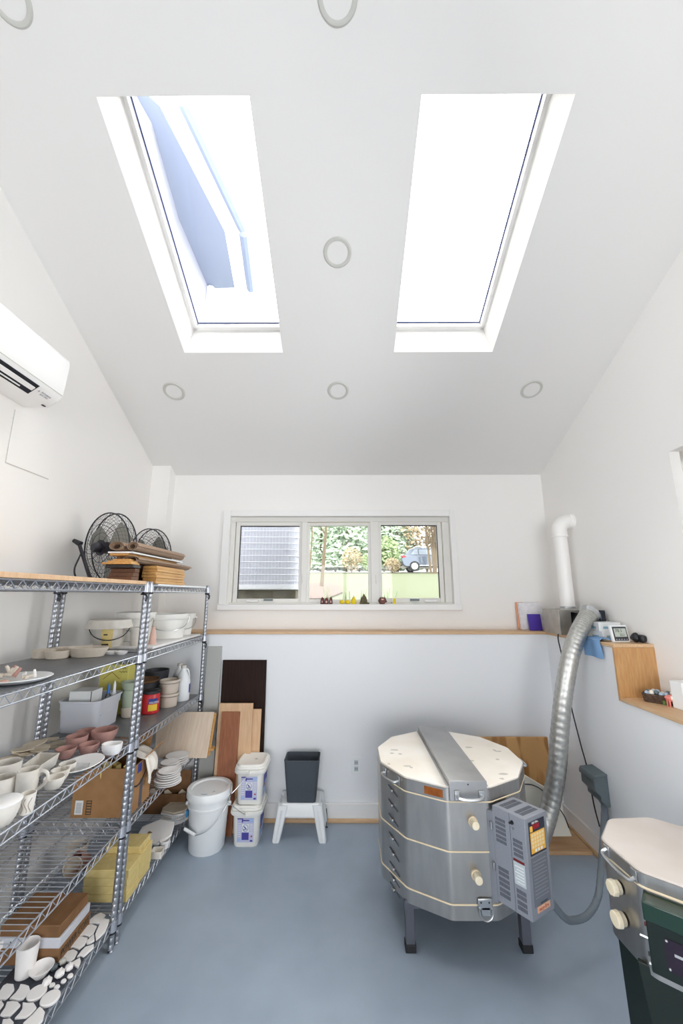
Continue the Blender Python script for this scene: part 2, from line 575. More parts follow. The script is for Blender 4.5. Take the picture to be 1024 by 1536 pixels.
# ---- back window: casing, three sashes
m = MB()
cw = .062
y0, y1 = YU - .022, YU + .001
m.box(BX0 - cw, y0, BZ0 - .046, BX0, y1, BZ1 + .052).box(BX1, y0, BZ0 - .046, BX1 + cw - .01, y1, BZ1 + .052)
m.box(BX0, y0, BZ1, BX1, y1, BZ1 + .052)
m.box(BX0 - cw - .005, y0 - .012, BZ0 - .046, BX1 + cw, YU + .1, BZ0 + .002)
win = build('window_1', m, 'trim_paint', kind='structure', bevel=.004)
GY = YU + .05
k = GY / YU
def gk(u, v): return at(u, v, Y=GY)
panes = [((361, 789), (447, 898)), ((465, 789), (552.5, 899)), ((571, 788), (660, 897))]
m = MB()
pp = [(gk(*a), gk(*b)) for a, b in panes]
# jambs, head, sill and mullions fill everything that is not a sash
zh, zl_ = pp[0][0].z + .032, pp[0][1].z - .03
m.box(BX0 - .01, GY - .02, zl_, pp[0][0].x - .04, GY + .05, zh).box(pp[2][1].x + .04, GY - .02, zl_, BX1 + .02, GY + .05, zh)
m.box(BX0 - .01, GY - .02, pp[0][0].z + .032, BX1 + .02, GY + .05, BZ1 + .02).box(BX0 - .01, GY - .02, BZ0 - .01, BX1 + .02, GY + .05, pp[0][1].z - .03)
for a, b in ((0, 1), (1, 2)):
    m.box(pp[a][1].x + .022, GY - .022, zl_, pp[b][0].x - .022, GY + .05, zh)
build('window_frame', m, 'window_paint', win, bevel=.003)
for i, (a, b) in enumerate(pp):
    w = .036 if i != 1 else .026
    x0, x1, z0, z1 = a.x, b.x, b.z, a.z
    m = MB().box(x0 - w, GY - .008, z0 - w, x0, GY + .03, z1 + w).box(x1, GY - .008, z0 - w, x1 + w, GY + .03, z1 + w)
    m.box(x0, GY - .008, z1, x1, GY + .03, z1 + w).box(x0, GY - .008, z0 - w, x1, GY + .03, z0)
    s = build('sash', m, 'window_paint', win, bevel=.003)
    build('pane', MB().box(x0 - .004, GY + .012, z0 - .004, x1 + .004, GY + .016, z1 + .004), 'glass_coated', s, smooth=0)
    if i != 1:
        m = MB().box(x0, GY - .004, z1 - .007, x1, GY + .011, z1).box(x0 if i == 0 else x1 - .007, GY - .004, z0, x0 + .007 if i == 0 else x1, GY + .011, z1)
        build('weather_strip', m, 'black_plastic', s, smooth=0)
        c = gk(403 if i == 0 else 621, 900)
        m = MB().box(c.x - .038, GY - .034, c.z - .006, c.x + .038, GY - .018, c.z + .008)
        build('crank_handle', m, 'elec_grey', win, bevel=.003)
        c2 = c.x - .13 if i == 0 else c.x + .13
        m = MB().box(c2 - .05, GY - .04, c.z - .016, c2 + .05, GY - .018, c.z + .002)
        build('crank_cover', m, 'trim_paint', win, bevel=.004)
for u in (455, 564):
    c = gk(u, 868)
    build('sash_lock', MB().box(c.x - .007, GY - .034, c.z - .04, c.x + .004, GY - .02, c.z + .035), 'window_paint', win, bevel=.002)
# ---- right window
m = MB()
a = .055
m.box(XR + a, WY0, WZ0, XR + .12, WY0 + .05, WZ1).box(XR + a, WY1 - .06, WZ0, XR + .12, WY1, WZ1)
m.box(XR + a, WY0, WZ1 - .06, XR + .12, WY1, WZ1).box(XR + a, WY0, WZ0, XR + .12, WY1, WZ0 + .05)
o = build('window_4', m.shear_right(), 'window_paint', kind='structure', bevel=.003)
build('pane', MB().box(XR + .09, WY0 + .04, WZ0 + .04, XR + .094, WY1 - .05, WZ1 - .05).shear_right(), 'glass', o, smooth=0)
# access panel outline on the left wall
m = MB().box(XL - .002, 1.818, 2.176, XL + .004, 2.10, 2.45)
ap = build('access_panel', m, 'wall_paint', label='flush white access panel on the left wall below the air conditioner', cat='panel', bevel=.0015)
build('panel_seam', MB().box(XL - .001, 1.815, 2.172, XL + .002, 2.10, 2.176).box(XL - .001, 1.814, 2.176, XL + .002, 1.818, 2.45), 'ring_grey', ap, smooth=0)
# ---- recessed lights
RL = [(506, 379, 'white recessed ceiling light between the two skylights'), (261, 587, 'round recessed ceiling light left of the centre one under the skylights'),
      (507, 586, 'middle recessed ceiling light in the row below the skylights'), (797, 584, 'rightmost recessed ceiling light, near the right wall'),
      (506, -6, 'recessed ceiling light at the top edge above the skylights'), (14, -4, 'recessed ceiling light in the top left corner of the photo')]
for u, v, lb in RL:
    r = ray(u, v)
    t = (ZC + SL * YU - CAMZ) / (r[2] + SL * r[1])
    p = Vector((r[0] * t, r[1] * t, CAMZ + r[2] * t))
    t_ = thing('recessed_light', lb, 'light', p, 'recessed ceiling lights')
    M = frame(p, (1, 0, 0), (0, -1 / nn, SL / nn)) @ Matrix.Rotation(PI, 4, 'X')
    prof = [(.055, .001), (.055, .004), (.060, .007), (.070, .006), (.075, .0), (.055, .001)]
    down = Matrix.Scale(-1, 4, (0, 0, 1))
    mb = MB().lathe(prof, n=36)
    nrm = Vector((0, -SL / nn, -1 / nn))
    M = frame(p, (1, 0, 0), Vector((0, 1, 0)))
    M = Matrix.Translation(p) @ Vector((0, 0, 1)).rotation_difference(nrm).to_matrix().to_4x4()
    build('trim_ring', mb.xf(M), 'ring_grey', t_)
    build('lens', MB().lathe([(0, .003), (.055, .003), (.055, .0005), (0, .0005)], n=36).xf(M), 'ceiling_paint', t_)
# outlet on the back wall
p = at(534, 1148, Y=YB)
t_ = thing('wall_outlet', 'white double electrical outlet on the lower back wall', 'outlet', (p.x, YB, p.z))
build('cover_plate', MB().box(p.x - .033, YB - .006, p.z - .055, p.x + .033, YB, p.z + .055), 'plastic_white', t_, bevel=.002)
for dz in (-.02, .02):
    s = build('socket', MB().box(p.x - .014, YB - .008, p.z + dz - .015, p.x + .014, YB - .006, p.z + dz + .015), 'label_grey', t_, bevel=.002)
    build('slot', MB().box(p.x - .007, YB - .0085, p.z + dz - .005, p.x - .004, YB - .0078, p.z + dz + .006).box(p.x + .004, YB - .0085, p.z + dz - .005, p.x + .007, YB - .0078, p.z + dz + .006), 'black_plastic', s, smooth=0)
# ---- air conditioner
ya, yb = 1.02, 1.87
prof = [(XL, 2.76), (-1.46, 2.762), (-1.432, 2.745), (-1.427, 2.72), (-1.432, 2.62), (-1.44, 2.545), (-1.452, 2.524), (-1.505, 2.484), (XL, 2.486)]
t_ = thing('air_conditioner', 'white wall mounted air conditioner high on the left wall', 'air conditioner', (XL, (ya + yb) / 2, 2.48))
m = MB().rings([[(x, y, z) for x, z in prof] for y in (ya, yb)])
body = build('housing', m, 'ac_white', t_, bevel=.006)
def acs(s, d): # point along the sloped outlet face, s 0..1 from front to back, d outwards
    x = -1.452 + s * (-.053); z = 2.524 + s * (-.040)
    return (x + .6 * d, z - .8 * d)
def acstrip(s0, s1, y0, y1, d0, d1):
    q = [acs(s0, d0), acs(s1, d0), acs(s1, d1), acs(s0, d1)]
    return MB().rings([[(x, y, z) for x, z in q] for y in (y0, y1)])
build('air_outlet', acstrip(-.05, .92, ya + .03, 1.725, .0005, .002), 'ac_dark', t_, smooth=0)
build('louver', acstrip(.2, .55, ya + .035, 1.715, .003, .008), 'ac_white', t_, bevel=.002)
build('louver', acstrip(.68, .78, ya + .035, 1.66, .003, .008), 'ac_white', t_, bevel=.002)
build('front_seam', MB().box(-1.4445, ya + .01, 2.545, -1.4375, yb - .01, 2.548), 'ring_grey', t_, smooth=0)
p = Vector((-1.452 + .35 * -.053 + .0012, 1.79, 2.524 - .35 * .04 - .0016))
M = frame(p, (0, 1, 0), (.8, 0, .6))
lettering('MITSUBISHI\nELECTRIC', .012, 'grey_text', body, M)
m = MB()
for a in (90, 210, 330):
    ca, sa = math.cos(R(a)) * .006, math.sin(R(a)) * .006
    px_, py_ = -sa * .58, ca * .58
    m.add([(0, 0, 0), (ca / 2 + px_ / 1, sa / 2 + py_ / 1, 0), (ca, sa, 0), (ca / 2 - px_, sa / 2 - py_, 0)], [(0, 3, 2, 1)])
build('logo', m.xf(M @ Matrix.Translation((-.045, .004, .001))), 'grey_text', body, smooth=0)
build('indicator', MB().box(-1.515, 1.83, 2.480, -1.505, 1.85, 2.486), 'ac_dark', t_, bevel=.001)
# ------------------------------------------------------------------ large kiln
KX, KY, KR = .5606, 2.382, .380
def kpoly(dr=0., rr=.05): return ngon(KX, KY, KR + .003 + dr, 12, -PI / 2, rr, 5)
kiln = thing('kiln', 'large twelve-sided stainless steel kiln with white brick lid and a grey control box', 'kiln', (KX, KY, 0))
build('base_band', MB().prism(kpoly(.001), .19, .245), 'steel', kiln, smooth=0)
for z in (.244, .441, .636):
    build('gasket', MB().prism(kpoly(.0035), z, z + .0065), 'gasket', kiln, bevel=.002)
for z0, z1 in ((.25, .442), (.447, .637)):
    b = build('body_section', MB().prism(kpoly(), z0, z1), 'steel', kiln, smooth=0)
build('lid_band', MB().prism(kpoly(.002), .642, .694), 'steel', kiln, smooth=0)
lid = build('lid', MB().prism(kpoly(-.002), .690, .7015), 'brick_white', kiln, bevel=.002)
rnd = random.Random(4)
for i, (u, v) in enumerate([(592, 1125), (588, 1130), (600, 1131), (611, 1149), (616, 1151), (583, 1146), (747, 1127), (741, 1125), (746, 1139), (755, 1161), (752, 1168), (708, 1141), (703, 1121)]):
    p = at(u, v, Z=.7015)
    poly = [(p.x + rnd.uniform(.7, 1.2) * (.010 + .014 * (i % 3 == 0)) * math.cos(a), p.y + rnd.uniform(.6, 1.1) * .011 * math.sin(a)) for a in [k * PI / 4 for k in range(8)]]
    build('scorch_mark', MB().prism(poly, .7013, .7019), 'brick_stain', lid, smooth=0)
m = MB().box(.474, 2.006, .7055, .643, 2.757, .728).box(.464, 2.012, .7015, .653, 2.752, .7050).box(.4735, 1.998, .648, .6435, 2.0055, .7285)
strip = build('lid_brace', m, 'steel_strip', kiln, bevel=.002)
build('screw', MB().cyl((.558, 1.9985, .715), (.558, 1.996, .715), .003), 'steel_dark', strip)
def fnorm(i):   # outward normal and tangent of facet i (0 = front)
    a = -PI / 2 + i * PI / 6
    return Vector((math.cos(a), math.sin(a), 0)), Vector((-math.sin(a), math.cos(a), 0))
KA = (KR + .0035) * math.cos(PI / 12)
def fpt(i, s, z, d=0.):
    n, t = fnorm(i)
    p = Vector((KX, KY, 0)) + n * (KA + d) + t * s
    return Vector((p.x, p.y, z))
def fbox(i, s0, s1, z0, z1, d0, d1):
    q = [fpt(i, s, z, d) for d in (d0, d1) for z in (z0, z1) for s in (s0, s1)]
    return MB().add(q, [(0, 2, 3, 1), (4, 5, 7, 6), (0, 1, 5, 4), (2, 6, 7, 3), (0, 4, 6, 2), (1, 3, 7, 5)])
def handle(i, s0, w, z, d0=.0):
    """bail handle with two mounting plates"""
    h = build('lid_handle', MB().tube(smooth_path([fpt(i, s0 - w / 2, z, d0), fpt(i, s0 - w / 2 + .004, z - .003, d0 + .024), fpt(i, s0, z - .006, d0 + .031), fpt(i, s0 + w / 2 - .004, z - .003, d0 + .024), fpt(i, s0 + w / 2, z, d0)]), .0065, 8), 'zinc', kiln)
    for s in (-1, 1):
        pl = fbox(i, s0 + s * w / 2 - .012, s0 + s * w / 2 + .012, z - .018, z + .02, d0, d0 + .004)
        q = build('mounting_plate', pl, 'zinc', h, bevel=.0015)
    return h
handle(0, 0, .108, .672, .0172)
handle(-2, 0, .11, .668, .003)
handle(3, -.02, .09, .672, .003)
# copper name plate on the facet left of the front
build('name_plate', fbox(-1, -.002, .084, .652, .684, .0005, .0035), 'copper', kiln, smooth=0)
# vertical seam strips
for i in (-1, 1):
    s = .098 if i == -1 else -.098
# draw latches at the left silhouette
for zc in (.64, .445):
    la = thing_ = build('latch', fbox(-4, -.02, .02, zc - .05, zc + .05, .002, .008), 'zinc', kiln, bevel=.002)
    build('latch_lever', fbox(-4, -.012, .012, zc - .035, zc + .03, .008, .02), 'zinc', la, bevel=.004)
# bottom front latch: plate over the lower gasket with a wire bail
la = build('latch', fbox(0, .012, .075, .232, .276, .002, .010), 'zinc', kiln, bevel=.004)
build('latch_bail', MB().tube(smooth_path([fpt(0, .016, .245, .012), fpt(0, .02, .215, .016), fpt(0, .045, .2, .018), fpt(0, .07, .215, .016), fpt(0, .073, .245, .012)]), .0035, 8), 'zinc', la)
build('latch_lever', fbox(0, .025, .065, .212, .246, .004, .010), 'zinc', la, bevel=.006)
for s in (.025, .06):
    p = fpt(0, s, .262, .010)
    build('rivet', MB().ico(p, .0035, n=5), 'steel_dark', la)
# element terminal clips in two columns on the left facets
for k_, v in enumerate((1185, 1207, 1229, 1257, 1280, 1302, 1318, 1333)):
    p0 = at(588 + k_ * .7, v, Y=2.2)
    z = p0.z
    bar = build('terminal_clip', fbox(-2, -.012, .010, z - .006, z + .006, .001, .013), 'zinc', kiln, bevel=.003)
    q = [fpt(-2, -.032, z + .012, .001), fpt(-2, .042, z - .014, .001), fpt(-2, .042, z - .011, .001), fpt(-2, -.032, z + .017, .001)]
    build('slot', MB().slab(q, fnorm(-2)[0] * .002), 'leg_steel', bar, smooth=0)
# peephole plugs
for v in (1232, 1312):
    u = 699 if v < 1300 else 704
    z = at(u, v, Y=2.01).z
    p, q = fpt(0, .012, z, -.01), fpt(0, .012, z + .004, .05)
    pl = build('peephole_plug', MB().cyl(p, q, .019, .0165, 18), 'plug', kiln, bevel=.003)
    build('plug_collar', MB().cyl(p, fpt(0, .012, z + .001, .012), .022, .021, 18), 'gasket', pl, bevel=.002)
# four square tube legs with rubber feet
for lx, ly in ((.297, 2.135), (.813, 2.135), (.297, 2.63), (.813, 2.63)):
    l = build('leg', MB().box(lx - .02, ly - .02, .012, lx + .02, ly + .02, .196), 'leg_steel', kiln, bevel=.002)
    build('leg_bracket', MB().box(lx - .024, ly - .022, .165, lx + .09 * (1 if lx < .5 else -1), ly + .004, .192), 'leg_steel', l, bevel=.002)
    build('foot', MB().box(lx - .024, ly - .024, 0, lx + .024, ly + .024, .03), 'rubber', l, bevel=.003)
# ---- control box on the right-hand facet
A = Vector((.654, 1.986, 0)); B = Vector((.784, 2.064, 0)); Cc = Vector((.871, 1.943, 0)); D = Vector((.747, 1.870, 0))
def cb(a, b, z):  # a along left face (0 at D .. 1 at A), b along front face (0 at D .. 1 at Cc)
    p = D + (A - D) * a + (Cc - D) * b
    return Vector((p.x, p.y, z))
nL = (D - Cc).normalized(); nF = (D - A).normalized()      # outward normals of the vented side and of the keypad face
box_ = build('control_box', MB().rings([[cb(0, 0, z), cb(0, 1, z), cb(1, 1, z), cb(1, 0, z)] for z in (.279, .64)]), 'ctl_grey', kiln, bevel=.003)
build('hinge_flange', MB().rings([[cb(1, 0, z) - nL * .0, cb(1, 1, z), cb(1.22, .98, z), cb(1.22, .02, z)] for z in (.27, .61)]), 'ctl_grey', box_, bevel=.002)
build('seam', MB().rings([[cb(.455, 0, z) + nL * .0008, cb(.463, 0, z) + nL * .0008, cb(.463, .02, z), cb(.455, .02, z)] for z in (.282, .638)]), 'ctl_dark', box_, smooth=0)
for z in (.39, .545):
    build('hinge', MB().cyl(cb(1.04, -.02, z), cb(1.04, -.02, z + .03), .006), 'zinc', box_)
def onleft(a0, a1, z0, z1, d=.001):
    return MB().slab([cb(a0, 0, z0), cb(a1, 0, z0), cb(a1, 0, z1), cb(a0, 0, z1)], nL * d)
def onfront(b0, b1, z0, z1, d=.001):
    return MB().slab([cb(0, b0, z0), cb(0, b1, z0), cb(0, b1, z1), cb(0, b0, z1)], nF * d)
def vents(a0, a1, z0, z1, rows):
    v = MB()
    n_ = 8
    h = (z1 - z0) / rows
    for r_ in range(rows):
        for s_ in (0, 1):
            zz = z0 + r_ * h + s_ * h * .46
            for j in range(n_):
                aa = a0 + (a1 - a0) * (j + .12) / n_
                v.slab([cb(aa, 0, zz + .002), cb(aa + (a1 - a0) * .6 / n_, 0, zz + .002), cb(aa + (a1 - a0) * .6 / n_, 0, zz + h * .40), cb(aa, 0, zz + h * .40)], nL * .0008)
    return build('vent_grille', v, 'ctl_dark', box_, smooth=0)
vents(.60, .92, .505, .605, 3); vents(.60, .92, .305, .42, 3)
vents(.12, .40, .485, .555, 2); vents(.12, .40, .295, .375, 2)
w_ = build('warning_label', onleft(.10, .42, .385, .475), 'label_grey', box_, smooth=0)
build('label_header', onleft(.10, .42, .467, .476, .0016), 'label_red', w_, smooth=0)
for j in range(6):
    build('label_line', onleft(.14, .34 + .05 * (j % 2), .395 + j * .011, .398 + j * .011, .0016), 'plastic_white', w_, smooth=0)
# vents in the top
for b0 in (.18, .18):
    pass
for a0, a1 in ((.58, .88), (.12, .42)):
    v = MB()
    for j in range(14):
        for k_ in range(2):
            bb = .14 + .72 * (j + .1) / 14
            aa = a0 + (a1 - a0) * (k_ + .08) / 2
            v.slab([cb(aa, bb, .64), cb(aa, bb + .72 * .55 / 14, .64), cb(aa + (a1 - a0) * .42, bb + .72 * .55 / 14, .64), cb(aa + (a1 - a0) * .42, bb, .64)], (0, 0, .0008))
    build('top_vent', v, 'ctl_dark', box_, smooth=0)
p = cb(.38, 0, .607)
kn = build('toggle_switch', MB().cyl(p, p + nL * .006, .008, .007, 12), 'black_plastic', box_)
build('switch_lever', MB().cyl(p + nL * .005, p + nL * .018 + Vector((0, 0, .003)), .005, .0042, 10), 'black_plastic', kn)
p = cb(.36, 0, .585); build('lock_screw', MB().cyl(p, p + nL * .006, .004, .004, 10), 'zinc', box_)
# keypad
kp = build('keypad', onfront(.14, .86, .50, .622, .0025), 'key_navy', box_, bevel=.001)
build('display', onfront(.30, .60, .592, .610, .0035), 'display_red', kp, smooth=0)
build('function_key', onfront(.17, .29, .586, .606, .0034), 'key_yellow', kp, smooth=0)
build('key_panel', onfront(.17, .83, .508, .582, .0032), 'key_yellow', kp, smooth=0)
for r_ in range(4):
    for c_ in range(5):
        b0 = .21 + c_ * .118
        build('key', onfront(b0, b0 + .09, .526 + r_ * .0135, .526 + r_ * .0135 + .0105, .0038), 'key_cream', kp, smooth=0)
for c_ in range(3):
    build('key', onfront(.33 + c_ * .13, .41 + c_ * .13, .511, .521, .0038), 'plastic_white', kp, smooth=0)
Mf = frame(cb(0, .42, .616) + nF * .003, (Cc - D), (0, 0, 1))
lettering('L&L Kilns', .011, 'white_text', kp, Mf)
ip = build('instruction_plate', onfront(.14, .86, .322, .492, .0012), 'ctl_plate', box_, smooth=0)
for j in range(11):
    build('text_line', onfront(.20, .80 - .1 * (j % 3 == 2), .35 + j * .0125, .3535 + j * .0125, .0017), 'ctl_grey', ip, smooth=0)
st = build('sticker', onfront(.24, .80, .3, .321, .002), 'label_orange', box_, smooth=0)
lettering('easy-fire', .0185, 'red_text', st, frame(cb(0, .52, .3105) + nF * .0022, (Cc - D), (0, 0, 1)))
build('model_line', onfront(.40, .70, .326, .331, .0022), 'ctl_dark', box_, smooth=0)
p = cb(.3, 1, .36); build('side_knob', MB().cyl(p, p - nL * .015, .007, .006, 10), 'zinc', box_)
# flexible conduit from the box to the wall socket
p0 = cb(.35, 1, .305)
cpts = [p0, p0 - nL * .03 + Vector((0, 0, -.012))] + [at(u, v, Z=z) for u, v, z in ((846, 1376, .20), (862, 1380, .17), (880, 1373, .17), (894, 1352, .2), (900, 1318, .25))] + [Vector((1.50, 2.60, .33)), Vector((1.515, 2.645, .37))]
m = MB()
pth = smooth_path(cpts, 10)
m.tube(pth, [.0135 + .0012 * (i % 2) for i in range(len(pth))], 10)
build('power_conduit', m, 'conduit', kiln)

# ------------------------------------------------------------------ small green kiln at the right edge
GX, GY_, GR, GROT = 1.126, 1.56, .222, -PI / 2 + .074
def gpoly(dr=0., rr=.05): return ngon(GX, GY_, GR + dr, 8, GROT, rr, 5)
gk_ = thing('test_kiln', 'small steel kiln with pale rounded lid on green legs at the right edge', 'kiln', (GX, GY_, 0))
GA = GR * math.cos(PI / 8)
build('body', MB().prism(gpoly(-.004), .42, .655), 'steel', gk_, smooth=0)
build('bottom_plate', MB().prism(gpoly(-.01), .412, .42), 'green_dark', gk_, smooth=0)
build('gasket', MB().prism(gpoly(.002), .652, .660), 'gasket', gk_, bevel=.002)
build('lid_band', MB().prism(gpoly(.001), .658, .694), 'steel', gk_, smooth=0)
build('lid', MB().prism(gpoly(-.002), .69, .7), 'brick_pink', gk_, bevel=.006)
def gpt(i, s, z, d=0.):
    a = GROT + i * PI / 4
    n, t = Vector((math.cos(a), math.sin(a), 0)), Vector((-math.sin(a), math.cos(a), 0))
    p = Vector((GX, GY_, 0)) + n * (GA + d) + t * s
    return Vector((p.x, p.y, z))
def gbox(i, s0, s1, z0, z1, d0, d1):
    q = [gpt(i, s, z, d) for d in (d0, d1) for z in (z0, z1) for s in (s0, s1)]
    return MB().add(q, [(0, 2, 3, 1), (4, 5, 7, 6), (0, 1, 5, 4), (2, 6, 7, 3), (0, 4, 6, 2), (1, 3, 7, 5)])
h = build('lid_handle', MB().tube(smooth_path([gpt(-2, -.055, .683, .0), gpt(-2, -.052, .672, .02), gpt(-2, 0, .664, .026), gpt(-2, .06, .660, .02), gpt(-2, .066, .668, .0)]), .005, 8), 'zinc', gk_)
for s in (-.055, .066):
    build('mounting_plate', gbox(-2, s - .012, s + .012, .658, .692, 0, .004), 'zinc', h, bevel=.001)
pl = MB().prism([(.021 * math.cos(k * PI / 3), .021 * math.sin(k * PI / 3)) for k in range(6)], 0, .022)
def plugat(s, z, rnd_):
    n = (gpt(-2, 0, 0, 1) - gpt(-2, 0, 0, 0))
    M = Matrix.Translation(gpt(-2, s, z, 0)) @ Vector((0, 0, 1)).rotation_difference(n).to_matrix().to_4x4()
    p1 = MB().lathe([(0, 0), (.019, 0), (.019, .016), (.0, .016)], n=20)
    p2 = MB().lathe([(0, .014), (.024, .014), (.022, .032), (0, .032)], n=8 if not rnd_ else 22)
    o = build('peephole_plug', p2.xf(M), 'plug', gk_, bevel=.002)
    build('plug_collar', p1.xf(M), 'plug', o, bevel=.001)
plugat(-.015, .592, False); plugat(-.012, .505, True)
# green switch box on the front facet
sb = build('switch_box', gbox(-1, -.075, .15, .47, .640, -.02, .055), 'green_dark', gk_, bevel=.004)
build('switch_box_lid', gbox(-1, -.079, .154, .60, .648, -.02, .059), 'green_enamel', sb, bevel=.003)
np_ = build('name_plate', gbox(-1, -.035, .13, .495, .575, .0555, .0565), 'purple_plate', sb, smooth=0)
build('plate_mark', gbox(-1, -.015, .10, .538, .545, .0565, .057), 'grey_text', np_, smooth=0)
for s, z in ((-.03, .569), (-.03, .501), (.125, .569)):
    p = gpt(-1, s, z, .0566); build('rivet', MB().ico(p, .004, n=5), 'zinc', np_)
tn = gpt(-1, -1, 0, 0) - gpt(-1, 0, 0, 0)
for z, mt in ((.61, 'zinc'), (.575, 'label_red'), (.50, 'black_plastic'), (.475, 'zinc')):
    p = gpt(-1, -.075, z, .030)
    build('bolt', MB().cyl(p, p + tn * .007, .006, .005, 10), mt, sb)
p = gpt(-1, -.075, .54, .030); build('toggle_switch', MB().cyl(p, p + tn * .022, .0035, .003, 8), 'zinc', sb)
for (i, s0) in ((-2, 0), (2, 0), (1, .05), (-1, -.05)):
    q = [gpt(i, s0 - .07, .44, -.012), gpt(i, s0 + .07, .44, -.012), gpt(i, s0 + .035, 0, .012), gpt(i, s0 - .015, 0, .012)]
    n = (gpt(i, 0, 0, 1) - gpt(i, 0, 0, 0)).normalized()
    build('leg', MB().slab(q, n * -.016), 'green_dark', gk_, bevel=.002)

# ------------------------------------------------------------------ blower, pipe and duct in the right corner
t_ = thing('vent_blower', 'metal kiln vent blower box sitting in the ledge corner under the white pipe', 'blower', (1.62, 2.98, LZ))
bx = build('housing', MB().box(1.515, 2.90, LZ, 1.535, 3.12, LZ + .17).box(1.535, 2.90, LZ + .155, 1.70, 3.14, LZ + .17).box(1.535, 3.10, LZ, 1.70, 3.14, LZ + .16).box(1.535, 2.90, LZ, 1.70, 3.12, LZ + .03).box(1.515, 2.888, LZ, 1.600, 2.90, LZ + .17), 'blower_steel', t_, bevel=.002)
build('motor', MB().cyl((1.655, 3.06, LZ + .095), (1.655, 2.86, LZ + .095), .058, .052, 24).cyl((1.655, 2.87, LZ + .095), (1.655, 2.84, LZ + .095), .045, .03, 24), 'black_plastic', t_, bevel=.004)
build('motor_flange', MB().tube([(1.655 + .05 * math.cos(a), 2.85, LZ + .095 + .05 * math.sin(a)) for a in [k * PI / 12 for k in range(24)]], .006, 6, closed=True), 'steel_dark', t_)
build('cover_plate', MB().box(1.60, 2.80, LZ + .06, 1.725, 2.815, LZ + .168), 'black_plastic', t_, bevel=.003) if False else None
build('back_plate', MB().box(1.675, 2.68, LZ + .075, 1.71, 2.86, LZ + .175), 'steel_dark', t_, bevel=.004)
t_ = thing('vent_pipe', 'white plastic vent pipe rising from the blower and bending into the right wall', 'pipe', (1.655, 2.99, LZ + .17))
vx, vy = 1.637, 2.985
build('straight_pipe', MB().cyl((vx, vy, LZ + .17), (vx, vy, 1.985), .049, .049, 28), 'pvc', t_)
el = [(vx, vy, 1.98), (vx, vy, 2.02)] + [(vx + .075 * (1 - math.cos(a)), vy, 2.02 + .075 * math.sin(a)) for a in [k * PI / 20 for k in range(1, 11)]] + [(1.76, vy, 2.095)]
e_ = build('elbow', MB().tube(el, .053, 28), 'pvc', t_)
build('elbow_rim', MB().cyl((vx, vy, 1.975), (vx, vy, 1.99), .056, .056, 28), 'pvc', e_, bevel=.002)
build('wall_ring', MB().cyl((1.715, vy, 2.095), (1.745, vy, 2.095), .057, .057, 28), 'pvc', e_, bevel=.004)
build('hose_clamp', MB().cyl((vx, vy, LZ + .178), (vx, vy, LZ + .192), .0525, .0525, 28).cyl((vx - .04, vy - .05, LZ + .185), (vx - .01, vy - .06, LZ + .185), .006), 'zinc', t_)
# ribbed aluminium duct
t_ = thing('flexible_duct', 'silver ribbed flexible duct curving down from the blower behind the big kiln', 'duct', (1.2, 2.65, 0))
dp = [at(883, 921, Y=2.70), at(875, 934, Y=2.66), at(866, 952, Y=2.62), at(855, 985, Y=2.60), at(845, 1040, Y=2.60), at(839, 1100, Y=2.62), at(834, 1160, Y=2.63), at(823, 1215, Y=2.64), at(805, 1262, Y=2.60), Vector((.98, 2.56, .2))]
pth = smooth_path(dp, 22)
build('hose', MB().tube(pth, [(.0515, .0515, .0510, .0495)[i % 4] for i in range(len(pth))], 22), 'duct', t_, smooth=25)
q = Vector(dp[0]); d_ = (Vector(dp[0]) - Vector(dp[1])).normalized()
build('collar', MB().tube([q - d_ * .015, q + d_ * .002, q + d_ * .012, q + d_ * .02], [.053, .060, .064, .060], 26), 'zinc', t_)
# grey wall socket with conduit and the blower's black cord
p = Vector((XW, 2.655, .43))
t_ = thing('power_socket', 'dark grey angled power socket box on the lower right wall', 'socket', (XW, 2.655, .3))
q = [(XW, .512), (XW - .075, .505), (XW - .082, .49), (XW - .082, .43), (XW - .052, .40), (XW - .052, .375), (XW - .02, .345), (XW, .345)]
build('housing', MB().rings([[(x, y, z) for x, z in q] for y in (2.60, 2.735)]), 'elec_grey', t_, bevel=.004)
build('flip_lid', MB().rings([[(x, y, z) for x, z in ((XW - .002, .520), (XW - .080, .512), (XW - .088, .495), (XW - .088, .478), (XW - .08, .478), (XW - .08, .5), (XW - .002, .508))] for y in (2.594, 2.741)]), 'elec_grey', t_, bevel=.003)
build('conduit', MB().cyl((XW - .025, 2.62, .35), (XW - .025, 2.60, .10), .0125, .0125, 12), 'conduit', t_)
cord = smooth_path([at(837, 951, Y=2.885), at(837, 960, Y=2.88), at(842, 982, Y=2.88), at(846, 1005, Y=2.86), at(851, 1035, Y=2.85), at(860, 1075, Y=2.80), at(871, 1118, Y=2.76), at(881, 1155, Y=2.74), at(890, 1205, Y=2.70), at(899, 1240, Y=2.64)], 6)
build('blower_cord', MB().tube(cord, .0042, 8), 'cord_black', label='thin black cord hanging from the blower past the grey wall socket', cat='cord')

